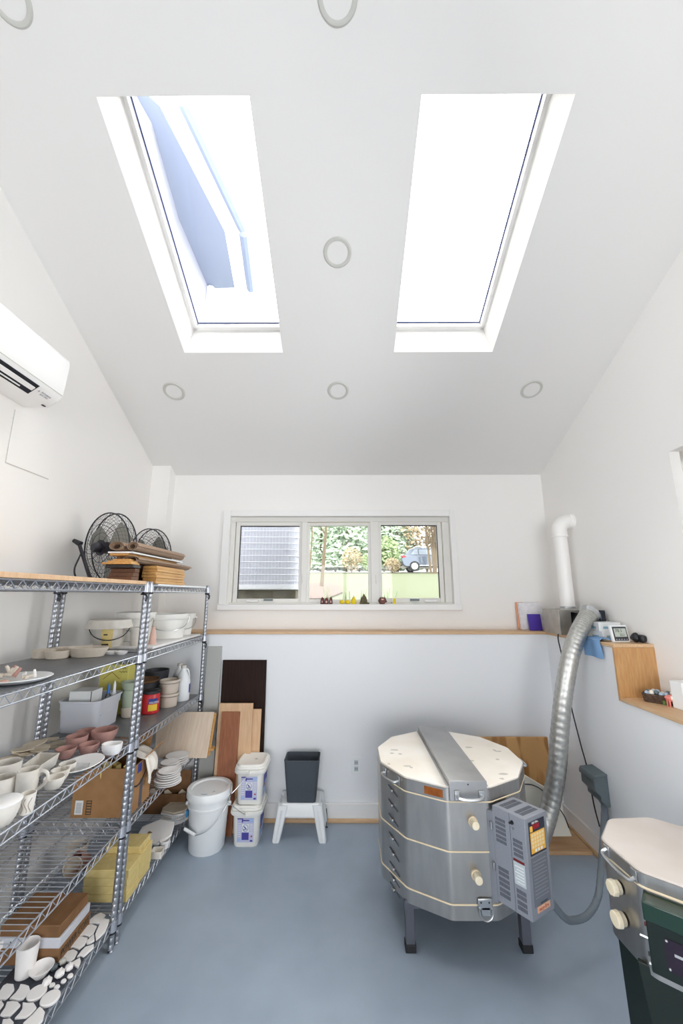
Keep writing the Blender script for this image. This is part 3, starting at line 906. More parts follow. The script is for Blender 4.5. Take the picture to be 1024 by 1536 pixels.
# ------------------------------------------------------------------ things on the upper ledge
def leaning_book(name, lb, cat, x0, x1, y, z0, h, th, lean, m, **kw):
    b = MB().box(x0, -th, 0, x1, 0, h)
    b.rot(-lean, (0, 0, 0), 'X')
    b.xf(Matrix.Translation((0, y, z0)))
    return build(name, b, m, label=lb, cat=cat, bevel=.0015, **kw)
leaning_book('folder', 'thin orange folder edge behind the white binder on the corner ledge', 'folder', 1.40, 1.46, 3.31, LZ, .215, .006, .10, 'book_orange')
b = thing('binder', 'white binder leaning on the back wall beside the blower', 'binder', (1.52, 3.27, LZ))
mm = MB().box(1.412, -.03, 0, 1.60, 0, .21).rot(-.10, (0, 0, 0), 'X').xf(Matrix.Translation((0, 3.30, LZ)))
build('cover', mm, 'book_white', b, bevel=.002)
mm = MB().box(1.414, -.026, .004, 1.602, -.004, .206).rot(-.10, (0, 0, 0), 'X').xf(Matrix.Translation((0, 3.30, LZ)))
build('pages', mm, 'paper', b, smooth=0)
nb = leaning_book('notebook', 'small purple notebook leaning against the white binder', 'notebook', 1.455, 1.555, 3.235, LZ, .125, .010, .16, 'book_purple')
def white_box(z0, dy, lb):
    t = thing('supply_box', lb, 'box', (1.70, 2.65, z0), 'white boxes on the ledge')
    m = MB().box(1.595, 2.565, z0, 1.725, 2.72, z0 + .052).rot(R(dy), (1.66, 2.64, z0))
    bo = build('carton', m, 'carton', t, bevel=.002)
    m = MB().box(1.594, 2.60, z0 + .012, 1.596, 2.66, z0 + .026).box(1.62, 2.564, z0 + .014, 1.66, 2.566, z0 + .028).rot(R(dy), (1.66, 2.64, z0))
    build('print', m, 'teal_print', bo, smooth=0)
white_box(LZ, 4, 'white carton on the ledge, the lower of two under the blower')
white_box(LZ + .053, -5, 'white carton on top of another carton, beside the duct mouth')
# thermometer
th = thing('thermometer', 'square white digital thermometer standing near the ledge corner', 'thermometer', (1.63, 2.46, LZ))
p = Vector((1.592, 2.455, LZ))
M = Matrix.Translation(p) @ Matrix.Rotation(R(6), 4, 'Z') @ Matrix.Rotation(R(-10), 4, 'X')
def tb(x0, z0, x1, z1, y0, y1): return MB().box(x0, y0, z0, x1, y1, z1).xf(M)
cs = build('case', tb(0, 0, .106, .098, -.004, .016), 'plastic_white', th, bevel=.004)
fp = build('face', tb(.009, .008, .098, .088, -.0055, -.003), 'lcd_black', th, bevel=.001)
lc = build('screen', tb(.016, .030, .091, .078, -.0065, -.005), 'lcd', fp, smooth=0)
lettering('70.1', .026, 'black_text', lc, M @ frame(Vector((.045, -.0068, .064)), (1, 0, 0), (0, 0, 1)))
lettering('22.1', .018, 'black_text', lc, M @ frame(Vector((.062, -.0068, .041)), (1, 0, 0), (0, 0, 1)))
for j in range(5):
    build('button', tb(.016 + j * .0165, .012, .024 + j * .0165, .018, -.0065, -.005), 'grey_text', fp, bevel=.001)
build('stand', tb(.02, .0, .085, .05, .016, .04), 'plastic_white', th, bevel=.003)
t_ = build('respirator', MB().ico((1.722, 2.455, LZ + .026), .028, 3, .18, sc=(.8, 1, .92)).ico((1.742, 2.425, LZ + .024), .025, 5, .15, sc=(.8, 1, .95)), 'black_plastic', label='small black lump of gear behind the white thermometer', cat='mask')
# blue cloth draped over the ledge edge
g = []
for i in range(9):
    row = []
    for j in range(9):
        s, w = i / 8, j / 8
        x = XW + .06 - .085 * min(1, s / .5) if s < .5 else XW - .022 - .008 * math.sin(w * 7)
        z = LZ + .006 + .012 * abs(math.sin(w * 9 + s * 4)) if s < .5 else LZ + .005 - (s - .5) * 2 * .10
        y = 2.47 + .17 * w + .01 * math.sin(s * 5)
        row.append(Vector((x, y, z)))
    g.append(row)
m = MB()
for row in g: pass
vs = [p for r_ in g for p in r_] + [p + Vector((-.003, 0, .003)) for r_ in g for p in r_]
fs = []
for i in range(8):
    for j in range(8):
        a = i * 9 + j
        fs += [(a, a + 1, a + 10, a + 9), (81 + a, 81 + a + 9, 81 + a + 10, 81 + a + 1)]
for j in range(8):
    fs += [(j, 81 + j, 82 + j, j + 1), (72 + j, 73 + j, 154 + j, 153 + j), (j * 9, j * 9 + 9, 81 + j * 9 + 9, 81 + j * 9), (j * 9 + 8, 81 + j * 9 + 8, 81 + j * 9 + 17, j * 9 + 17)]
m.add(vs, fs)
build('cleaning_cloth', m, 'cloth_blue', label='light blue cloth hanging over the ledge edge behind the duct', cat='cloth')
# ------------------------------------------------------------------ things on the lower ledge
rnd = random.Random(8)
t_ = thing('wicker_tray', 'dark wicker tray full of small glazed test balls on the lower ledge', 'tray', (1.66, 2.28, LZ2))
pa, pb = at(966, 1056, Z=LZ2), at(1000, 1058, Z=LZ2)
m = MB()
cx_, cy_ = 1.675, 2.262
TR = Matrix.Translation((cx_, cy_, 0)) @ Matrix.Rotation(R(-48), 4, 'Z') @ Matrix.Translation((-cx_, -cy_, 0))
for kz in range(5):
    zz = LZ2 + .006 + kz * .008
    ring = [(cx_ + x, cy_ + y, zz + .002 * (i % 2)) for i, (x, y, _) in enumerate(rrect(.135 + kz * .002, .075 + kz * .002, .02, 0, k=6))]
    m.tube(ring, .0052, 6, closed=True)
m.rings([rrect(.13, .07, .02, LZ2, cx_, cy_), rrect(.13, .07, .02, LZ2 + .012, cx_, cy_)])
build('basket', m.xf(TR), 'wicker', t_)
for i in range(14):
    x, y = cx_ + (-.052 + .021 * (i % 6)), cy_ - .022 + .022 * (i // 5)
    o = MB().ico((x, y, LZ2 + .044 + .004 * (i % 3)), .0115 + .002 * rnd.random(), n=6).xf(TR)
    mm_ = ['egg_blue', 'egg_white', 'elec_grey', 'egg_blue'][i % 4]
    nm = {'egg_blue': 'pale blue', 'egg_white': 'cream white', 'elec_grey': 'dark grey'}[mm_]
    build('glazed_ball', o, mm_, label='small ' + nm + ' glazed ball in the dark wicker tray', cat='ball', group=nm + ' glazed balls in the wicker tray')
c = at(998, 1057, Z=LZ2)
m = MB()
for i in range(9):
    a = rnd.uniform(0, 6.28)
    m.slab([c + Vector((.012 * math.cos(a), .012 * math.sin(a), 0)), c + Vector((.014 * math.cos(a + .5), .014 * math.sin(a + .5), .0)), c + Vector((.022 * math.cos(a + .3), .022 * math.sin(a + .3), .035))], (.001, .001, .001))
m.lathe([(0, 0), (.014, 0), (.016, .02), (0, .02)], c, 10)
build('small_plant', m, 'leaf_green', label='tiny green plant at the near end of the wicker tray', cat='plant')
c = at(1007, 1060, Z=LZ2)
t_ = thing('coral_ornament', 'coral pink ornament on little legs beside the wicker tray', 'ornament', c)
build('body', MB().ico(c + Vector((0, 0, .04)), .022, 2, .15, sc=(1, 1, .8)), 'coral', t_)
build('shell', MB().ico(c + Vector((-.002, -.014, .042)), .011, n=6), 'egg_white', t_)
for a in range(5):
    q = c + Vector((.014 * math.cos(a * 1.256), .014 * math.sin(a * 1.256), 0))
    build('leg', MB().cyl(q, q + Vector((0, 0, .034)), .0035, .005, 8), 'coral', t_)
t_ = thing('white_dispenser', 'plain white box with a dark window at the right edge of the lower ledge', 'box', (1.665, 2.09, LZ2))
M = Matrix.Translation((1.668, 2.10, 0)) @ Matrix.Rotation(R(4), 4, 'Z')
bo = build('case', MB().box(0, 0, LZ2, .1, .07, LZ2 + .13).xf(M), 'plastic_white', t_, bevel=.003)
build('window', MB().box(.012, -.001, LZ2 + .085, .09, .001, LZ2 + .115).xf(M), 'lcd_black', bo, smooth=0)
build('groove', MB().box(0.0, -.0008, LZ2 + .074, .1, .0005, LZ2 + .077).xf(M), 'grey_text', bo, smooth=0)
# ------------------------------------------------------------------ boards in the right corner
build('plywood_board', MB().slab([at(712, 1106, Y=3.11), at(821, 1106, Y=3.11), Vector((1.44, 3.07, .40)), Vector((1.40, 3.03, .02)), Vector((.95, 3.03, .02))], (0, .018, 0)), 'ply_wild', label='plywood sheet with bold grain leaning behind the big kiln', cat='board', bevel=.002)
build('floor_board', MB().box(1.12, 2.79, 0, 1.513, 3.02, .02), 'ply_floor', label='flat wooden board on the floor in the right corner', cat='board', bevel=.002)
q = [at(u, v, Y=2.84) for u, v in [(778, 1158), (790, 1165), (820, 1183), (838, 1207), (849, 1232), (858, 1255), (778, 1256)]]
for p_ in q: p_.z = max(p_.z, .021)
iv = build('kiln_shelf', MB().slab(q, (0, .03, 0)), 'ivory', label='ivory rounded slab standing on the floor board behind the control box', cat='slab', bevel=.004)
wire = smooth_path([at(785, 1176, Y=2.839), at(800, 1178, Y=2.839), at(815, 1187, Y=2.839), at(833, 1206, Y=2.839), at(846, 1224, Y=2.839), at(853, 1242, Y=2.839)], 6)
build('wire_lead', MB().tube(wire, .003, 6), 'cord_black', label='thin dark wire crossing the ivory slab in the right corner', cat='cord')
# ------------------------------------------------------------------ against the back wall on the floor
# boards leaning on the lower back wall
def lean_board(name, lb, x0, x1, ztop, ytop, ybot, th, m, dx=0., pcat='board', z0=0.):
    q = [(x0, ytop, ztop), (x1, ytop, ztop), (x1 + dx, ybot, z0), (x0 + dx, ybot, z0)]
    return build(name, MB().slab(q, (0, th, 0)), m, label=lb, cat=pcat, bevel=.0015)
lean_board('grey_plank', 'tall narrow grey plank leaning on the back wall beside the wire shelves', -1.027, -.918, 1.168, YB - .014, 3.09, .012, 'board_grey')
lean_board('dark_board', 'tall dark brown board leaning on the back wall', -.905, -.577, 1.07, YB - .018, 3.075, .014, 'board_dark', .015)
lean_board('plywood_board', 'pale plywood panel with the lower top edge, just in front of the dark board', -.82, -.592, .742, 3.085, 3.035, .012, 'ply_light', .0)
lean_board('plywood_board', 'tallest pale plywood panel directly behind the reddish plank', -.892, -.648, .787, 3.062, 3.005, .012, 'ply_light', .0)
lean_board('red_plank', 'narrow reddish brown plank at the front of the leaning boards', -.865, -.735, .735, 3.042, 2.975, .012, 'wood_red', .0)
# round bucket
c = Vector((-.862, 2.865, 0))
t_ = thing('round_bucket', 'round white plastic bucket with lid on the floor at the end of the shelves', 'bucket', c)
prof = [(0, 0), (.104, 0), (.108, .006), (.122, .238), (.129, .242), (.130, .254), (.124, .258), (.125, .285), (.131, .288), (.132, .318), (.128, .325), (0, .325)]
b_ = build('bucket_body', MB().lathe(prof, c, 40), 'plastic_white', t_)
build('lid', MB().lathe([(0, .332), (.108, .332), (.114, .341), (.137, .341), (.140, .337), (.141, .300), (.1335, .300), (.1335, .326), (0, .326)], c, 40), 'plastic_white', t_)
p = at(306, 1192, Z=.334)
build('tape_strip', MB().box(p.x - .022, p.y - .01, .332, p.x + .018, p.y + .008, .3335), 'tape_blue', t_, smooth=0)
q = c + Vector((-.118, -.03, .21))
build('tape_patch', MB().box(q.x - .006, q.y - .03, q.z - .02, q.x + .004, q.y + .005, q.z + .018), 'tape_blue', t_, bevel=.002)
build('lid_plug', MB().lathe([(0, 0), (.008, 0), (.008, .003), (0, .003)], (p.x + .05, p.y + .04, .332), 12), 'ring_grey', t_)
hp = [c + Vector((-.128, -.015, .235)), c + Vector((-.115, -.10, .16)), c + Vector((-.045, -.142, .135)), c + Vector((.05, -.14, .165)), c + Vector((.115, -.08, .235)), c + Vector((.138, -.01, .29))]
h = build('bail', MB().tube(smooth_path(hp, 8), .0022, 6), 'zinc', t_)
build('grip', MB().tube([c + Vector((-.105, -.115, .155)), c + Vector((-.03, -.145, .138))], .009, 10), 'plastic_white', h)
for s in (-1, 1):
    build('bail_ear', MB().cyl(c + Vector((s * .125, -.012, .25)), c + Vector((s * .142, -.014, .25)), .014, .012, 12), 'plastic_white', t_, bevel=.002)
# two square buckets
def square_bucket(z0, cx, cy, lb):
    t = thing('square_bucket', lb, 'bucket', (cx, cy, z0), 'square white buckets')
    W, Dp, H_ = .165, .20, .235
    rs = [rrect(W * s, Dp * s, .035, z0 + z, cx, cy) for s, z in ((.93, 0), (.95, .004), (1.02, .19), (1.06, .2))]
    rs += [rrect(W + .035, Dp + .035, .04, z0 + .175, cx, cy), rrect(W + .045, Dp + .045, .045, z0 + .18, cx, cy), rrect(W + .045, Dp + .045, .045, z0 + .205, cx, cy), rrect(W + .02, Dp + .02, .04, z0 + .208, cx, cy)]
    rs = [rrect(W * .93, Dp * .93, .035, z0, cx, cy), rrect(W * .95, Dp * .95, .035, z0 + .004, cx, cy), rrect(W * 1.03, Dp * 1.03, .035, z0 + .182, cx, cy),
          rrect(W + .036, Dp + .036, .045, z0 + .182, cx, cy), rrect(W + .042, Dp + .042, .045, z0 + .188, cx, cy), rrect(W + .04, Dp + .04, .045, z0 + .206, cx, cy), rrect(W + .01, Dp + .01, .04, z0 + .208, cx, cy)]
    bo = build('bucket_body', MB().rings(rs), 'plastic_white_w', t)
    rs = [rrect(W + .03, Dp + .03, .045, z0 + .2085, cx, cy), rrect(W + .034, Dp + .034, .045, z0 + .212, cx, cy), rrect(W + .03, Dp + .03, .045, z0 + .223, cx, cy), rrect(W + .012, Dp + .012, .042, z0 + .224, cx, cy),
          rrect(W + .012, Dp + .012, .042, z0 + .234, cx, cy), rrect(W - .002, Dp - .002, .04, z0 + H_, cx, cy), rrect(W - .012, Dp - .012, .036, z0 + H_ - .004, cx, cy)]
    li = build('lid', MB().rings(rs), 'plastic_white_w', t)
    build('lid_plug', MB().lathe([(0, 0), (.009, 0), (.009, .002), (0, .002)], (cx + .02, cy, z0 + H_ - .0035), 12), 'ring_grey', li)
    yf = lambda z: cy - Dp / 2 * (.95 + .08 * (z - z0) / .182) - .0012
    def fr(x0, x1, za, zb, d=0.):
        za += z0; zb += z0
        return MB().slab([(cx + x0, yf(za) - d, za), (cx + x1, yf(za) - d, za), (cx + x1, yf(zb) - d, zb), (cx + x0, yf(zb) - d, zb)], (0, -.0006, 0))
    la = build('front_label', fr(-.052, .052, .028, .165), 'label_lav', t, smooth=0)
    def lp(nm, m_, *a): build(nm, fr(*a, .0008), m_, la, smooth=0)
    lp('label_band', 'label_blue', -.052, -.02, .158, .164); lp('label_band', 'label_sky', .02, .05, .14, .164)
    lp('label_panel', 'label_blue', -.022, .022, .042, .083); lp('label_band', 'label_blue', -.022, .024, .148, .155); lp('label_band', 'label_blue', -.024, -.016, .14, .164)
    lp('label_picture', 'plastic_white', -.022, .022, .086, .132)
    zc = z0 + .109
    ring = [(cx + .017 * math.cos(a), yf(zc) - .002, zc + .019 * math.sin(a)) for a in [k * PI / 12 for k in range(24)]]
    build('label_ring', MB().tube(ring, .0012, 4, closed=True), 'label_blue', la)
    build('label_figure', MB().slab([(cx - .012, yf(zc) - .0022, zc + .012), (cx - .002, yf(zc) - .0022, zc + .008), (cx + .004, yf(zc) - .0022, zc - .001), (cx + .012, yf(zc) - .0022, zc - .006), (cx + .006, yf(zc) - .0022, zc - .008), (cx - .004, yf(zc) - .0022, zc - .001)], (0, -.0006, 0)).slab([(cx - .012, yf(zc) - .0022, zc - .011), (cx + .002, yf(zc) - .0022, zc - .011), (cx + .002, yf(zc) - .0022, zc - .007), (cx - .012, yf(zc) - .0022, zc - .007)], (0, -.0006, 0)), 'label_blue', la, smooth=0)
    lp('label_patch', 'label_sky', -.05, -.028, .034, .05); lp('label_code', 'label_blue', .03, .046, .032, .042); lp('label_dot', 'red_text', .034, .044, .058, .066)
    for j in range(7):
        lp('label_line', 'plastic_white', .026, .048, .075 + j * .009, .078 + j * .009)
        lp('label_line', 'plastic_white', -.048, -.028, .06 + j * .012, .063 + j * .012)
    xr = lambda z: cx + W / 2 * (.95 + .08 * (z - z0) / .182) + .001
    def sd_(y0, y1, za, zb, m_, nm):
        za += z0; zb += z0
        build(nm, MB().slab([(xr(za), cy + y0, za), (xr(za), cy + y1, za), (xr(zb), cy + y1, zb), (xr(zb), cy + y0, zb)], (.0007, 0, 0)), m_, la, smooth=0)
    sd_(-.06, .06, .03, .16, 'label_sky', 'side_label'); 
    def sd2(y0, y1, za, zb, m_, nm):
        za += z0; zb += z0
        build(nm, MB().slab([(xr(za) + .001, cy + y0, za), (xr(za) + .001, cy + y1, za), (xr(zb) + .001, cy + y1, zb), (xr(zb) + .001, cy + y0, zb)], (.0007, 0, 0)), m_, la, smooth=0)
    sd2(-.055, .055, .105, .155, 'label_blue', 'side_panel'); sd2(-.055, .0, .08, .1, 'wood_red', 'side_picture')
    return t, bo, yf
ca_ = Vector((-.612, 2.955))
t1, b1, y1_ = square_bucket(0, ca_.x - .008, ca_.y, 'square white lidded bucket with a purple label, on the floor under another')
t2, b2, y2_ = square_bucket(.2352, ca_.x + .004, ca_.y, 'square white lidded bucket with a purple label stacked on top of another')
for t, z0, sgn in ((t1, 0, 1), (t2, .2352, -1)):
    cx = ca_.x + (-.008 if z0 == 0 else .004)
    yy = ca_.y - .125
    hh = [Vector((cx + .01, yy, z0 + .194)), Vector((cx - .015, yy - .022, z0 + .194 + sgn * .02)), Vector((cx - .075, yy - .055, z0 + .194 + sgn * .078)), Vector((cx - .10, yy - .05, z0 + .194 + sgn * .095)), Vector((cx - .118, yy + .03, z0 + .194 + sgn * .075))]
    bl = build('bail', MB().tube(smooth_path(hh, 6), .0022, 6), 'zinc', t)
    build('bail_ear', MB().cyl((cx + .01, yy + .01, z0 + .196), (cx + .01, yy - .008, z0 + .196), .012, .010, 12), 'plastic_white_w', t, bevel=.002)
# step stool and dark waste bin
sx0, sx1, sy0, sy1 = -.435, -.135, 2.925, 3.11
zs = at(450, 1204, Y=2.94).z
st = thing('step_stool', 'low white plastic step stool against the back wall', 'stool', (-.285, 3.01, 0))
rs = []
for w, d, z in ((.245, .175, zs - .006), (.25, .18, zs - .001), (.235, .165, zs)):
    rs.append(rrect(w, d, .02, z, -.285, 3.02))
rs = [rrect(.262, .19, .022, zs - .055, -.285, 3.02), rrect(.252, .182, .022, zs - .006, -.285, 3.02), rrect(.244, .174, .02, zs, -.285, 3.02)]
build('seat', MB().rings(rs), 'plastic_white', st)
for sx in (-1, 1):
    for sy in (-1, 1):
        m = MB()
        top = (-.285 + sx * .112, 3.02 + sy * .078)
        bot = (-.285 + sx * .150, 3.02 + sy * .098)
        sect = []
        for t in (0, .15, .4, .7, .97, 1):
            x = top[0] + (bot[0] - top[0]) * t
            y = top[1] + (bot[1] - top[1]) * t
            w = .05 + .016 * (1 - t)
            sect.append(rrect(w * (1 if t < 1 else .85), .045, .012, (zs - .01) * (1 - t), x, y))
        lg = build('leg', MB().rings(sect), 'plastic_white', st)
        m = MB()
        y = lambda t: top[1] + (bot[1] - top[1]) * t + sy * .0225
        x = lambda t: top[0] + (bot[0] - top[0]) * t
        m.tube([(x(.12), y(.12) + sy * .001, (zs - .01) * .88), (x(.95), y(.95) + sy * .001, (zs - .01) * .05)], .007, 6)
        build('leg_rib', m, 'plastic_white', lg)
build('apron', MB().rings([rrect(.268, .196, .022, zs - .075, -.285, 3.02), rrect(.262, .19, .022, zs - .05, -.285, 3.02)]), 'plastic_white', st)
wb = thing('waste_bin', 'dark grey tapered rectangular waste bin standing on the white stool', 'bin', (-.28, 3.0, zs))
bz = zs + .0005
zt_ = at(454, 1141, Y=2.93).z
hb = zt_ - bz
o_ = [rrect(.19, .125, .018, bz, -.28, 3.0), rrect(.235, .165, .02, bz + hb, -.28, 3.0), rrect(.228, .158, .018, bz + hb + .001, -.28, 3.0), rrect(.183, .118, .016, bz + .006, -.28, 3.0)]
build('bin_body', MB().rings(o_), 'bin_grey', wb)
build('rim', MB().tube(rrect(.232, .162, .02, bz + hb, -.28, 3.0), .003, 6, closed=True), 'bin_grey', wb)
# black plug lying behind the stool leg
build('cord_end', MB().cyl((-.118, 3.06, .012), (-.112, 3.075, .004), .004, .004, 8).tube(smooth_path([(-.118, 3.06, .012), (-.116, 3.12, .035), (-.12, 3.13, .09)], 5), .0025, 6), 'cord_black', label='short black cord end on the floor behind the white stool', cat='cord')
# ------------------------------------------------------------------ two chrome wire shelf units side by side
SXF, SXB = -1.035, -1.497
Z1, Z2, Z3, Z4, Z5 = 1.601, 1.252, .845, .487, .118
LV = (Z1, Z2, Z3, Z4, Z5)
def shelf_unit(y0, y1, lb):
    t = thing('shelf_unit', lb, 'shelf unit', ((SXF + SXB) / 2, (y0 + y1) / 2, 0), 'chrome wire shelf units')
    for x in (SXF, SXB):
        for y in (y0, y1):
            prof = [(0, .012), (.0127, .012)]
            z = .03
            while z < 1.60:
                prof += [(.0127, z), (.0120, z + .0012), (.0120, z + .0028), (.0127, z + .004)]
                z += .0254
            prof += [(.0127, 1.612), (.010, 1.618), (0, 1.618)]
            p = build('post', MB().lathe(prof, (x, y, 0), 12), 'post_chrome', t)
            build('foot', MB().lathe([(0, 0), (.011, 0), (.013, .004), (.009, .009), (.006, .012), (.006, .03), (0, .03)], (x, y, 0), 10), 'chrome', p)
    for li, z in enumerate(LV):
        m = MB()
        r = .0031
        a, b = y0 + .018, y1 - .018
        for zz in (z - r, z - .035):
            for x in (SXF, SXB):
                m.tube([(x, a, zz), (x, b, zz)], r, 6)
            for y in (y0, y1):
                m.tube([(SXB + .018, y, zz), (SXF - .018, y, zz)], r, 6)
        def zig(p, q, za, zb, pitch, rr):
            L = (Vector(q) - Vector(p)).length
            n_ = max(2, round(L / pitch))
            pts = [Vector(p).lerp(Vector(q), i / n_) + Vector((0, 0, za if i % 2 else zb)) for i in range(n_ + 1)]
            m.tube(pts, rr, 4)
        for x in (SXF, SXB):
            zig((x, a, z), (x, b, z), -.004, -.034, .026, .0021)
        for y in (y0, y1):
            zig((SXB + .02, y, z), (SXF - .02, y, z), -.004, -.034, .026, .0021)
        for k_ in (1, 2, 3):
            x = SXB + (SXF - SXB) * k_ / 4
            m.tube([(x, y0, z - .006), (x, y1, z - .006)], .0024, 4)
            zig((x, y0, z), (x, y1, z), -.006, -.018, .026, .0018)
        n_ = round((b - a) / .0245)
        for i in range(n_ + 1):
            y = a + (b - a) * i / n_
            m.tube([(SXB, y, z - .0022), (SXF, y, z - .0022)], .0018, 4)
        for x in (SXF, SXB):
            for y in (y0, y1):
                m.cyl((x, y, z - .038), (x, y, z), .0185, .0165, 12)
        s = build('wire_shelf', m, 'wire_chrome', t, smooth=50)
        m = MB()
        for x in (SXF, SXB):
            for y in (y0, y1):
                m.cyl((x, y, z - .047), (x, y, z - .036), .0172, .0178, 12)
        build('post_sleeves', m, 'black_plastic', s)
    return t
YJ0, YJ1 = 2.113, 2.158
near = shelf_unit(YJ0 - 1.17, YJ0, 'nearer chrome wire shelf unit along the left wall, holding pottery')
far = shelf_unit(YJ1, 3.075, 'farther chrome wire shelf unit along the left wall, ending at the back wall')
def hook(x, y, z):
    return MB().tube(smooth_path([(x - .012, y, z - .048), (x + .012, y - .006, z - .05), (x + .022, y - .008, z - .062), (x + .018, y - .008, z - .085)], 4), .005, 6)
for x, y, z, lb in ((SXB, YJ0, Z1, 'black plastic hook joining the shelf units at the wall side'), (SXF, YJ0 - .02, Z1, 'black plastic hook under the top shelf at the front joint'), (SXF, 3.07, Z1, 'black plastic hook on the far front post under the top shelf'), (SXF, 3.07, Z2, 'black plastic hook on the far front post under the second shelf'), (SXF, 3.07, Z3, 'black plastic hook on the far front post under the third shelf')):
    build('shelf_hook', hook(x, y, z), 'black_plastic', label=lb, cat='hook')
def liner(y0, y1, z, m, lb, x0=SXB + .012, x1=SXF - .008, th=.0025, nm='shelf_liner', cat='liner', bev=0):
    return build(nm, MB().box(x0, y0, z + .0003, x1, y1, z + th), m, label=lb, cat=cat, bevel=bev)
liner(YJ0 - 1.14, YJ0 - .03, Z2, 'liner', 'grey liner sheet on the second shelf of the nearer unit')
liner(YJ1 + .03, 3.05, Z2, 'liner', 'grey liner sheet on the second shelf of the farther unit')
liner(YJ1 + .03, 3.05, Z3, 'liner', 'grey liner sheet on the third shelf of the farther unit')
liner(YJ0 - 1.14, YJ0 - .06, Z5, 'dark_mat', 'dark mat on the bottom shelf of the nearer unit', x0=-1.29, nm='shelf_mat', cat='mat')
zl = .0028
S2, S3f, S3, S4, S5 = Z2 + zl, Z3 + zl, Z3 + .0004, Z4 + .0004, Z5 + zl

# ------------------------------------------------------------------ helpers for pots
def away(c, d):
    n = Vector((c[0], c[1], 0)).normalized()
    return Vector(c) + n * d
def foot(u, v, z): return at(u, v, Z=z)
def pot_prof(r0, r1, h, t=.005, belly=0., foot_=True):
    n_ = 7
    out = [(0, 0), (r0 * .92, 0)]
    for i in range(n_ + 1):
        s = i / n_
        out.append((r0 + (r1 - r0) * s + belly * math.sin(PI * s), .002 + (h - .002) * s))
    out.append((r1 - t / 2, h + t * .3))
    for i in range(n_, 0, -1):
        s = i / n_
        out.append((max(.002, r0 + (r1 - r0) * s + belly * math.sin(PI * s) - t), max(t, h * s)))
    out.append((0, t))
    return out
def pot(name, c, r0, r1, h, m, lb, cat, group=None, t=.005, belly=0., sx=1., sy=1., parent=None, n=32):
    return build(name, MB().lathe(pot_prof(r0, r1, h, t, belly), c, n, sx, sy), m, parent, label=lb, cat=cat, group=group)
def mug(c, r0, r1, h, ang, m, lb, group='unglazed mugs on the third shelf', with_handle=True):
    t = thing('mug', lb, 'mug', c, group)
    build('cup', MB().lathe(pot_prof(r0, r1, h, .004, .002), c, 36), m, t)
    if with_handle:
        d = Vector((math.cos(ang), math.sin(ang), 0))
        c = Vector(c)
        pts = [c + d * (r1 - .003) + Vector((0, 0, h * .86)), c + d * (r1 + .012) + Vector((0, 0, h * .92)), c + d * (r1 + .030) + Vector((0, 0, h * .80)), c + d * (r1 + .030) + Vector((0, 0, h * .52)), c + d * (r0 + .016) + Vector((0, 0, h * .26)), c + d * (r0 - .001) + Vector((0, 0, h * .16))]
        sm = smooth_path(pts, 6)
        build('handle', MB().tube(sm, [.0055] * len(sm), 8), m, t)
    return t
def blob_poly(c, r, seed, n=7, a=.35, ang=0., el=1.):
    rn = random.Random(seed)
    return [(c[0] + r * (1 - a * rn.random()) * math.cos(k * 2 * PI / n + rn.uniform(-.2, .2)) * el, c[1] + r * (1 - a * rn.random()) * math.sin(k * 2 * PI / n + rn.uniform(-.2, .2))) for k in range(n)]

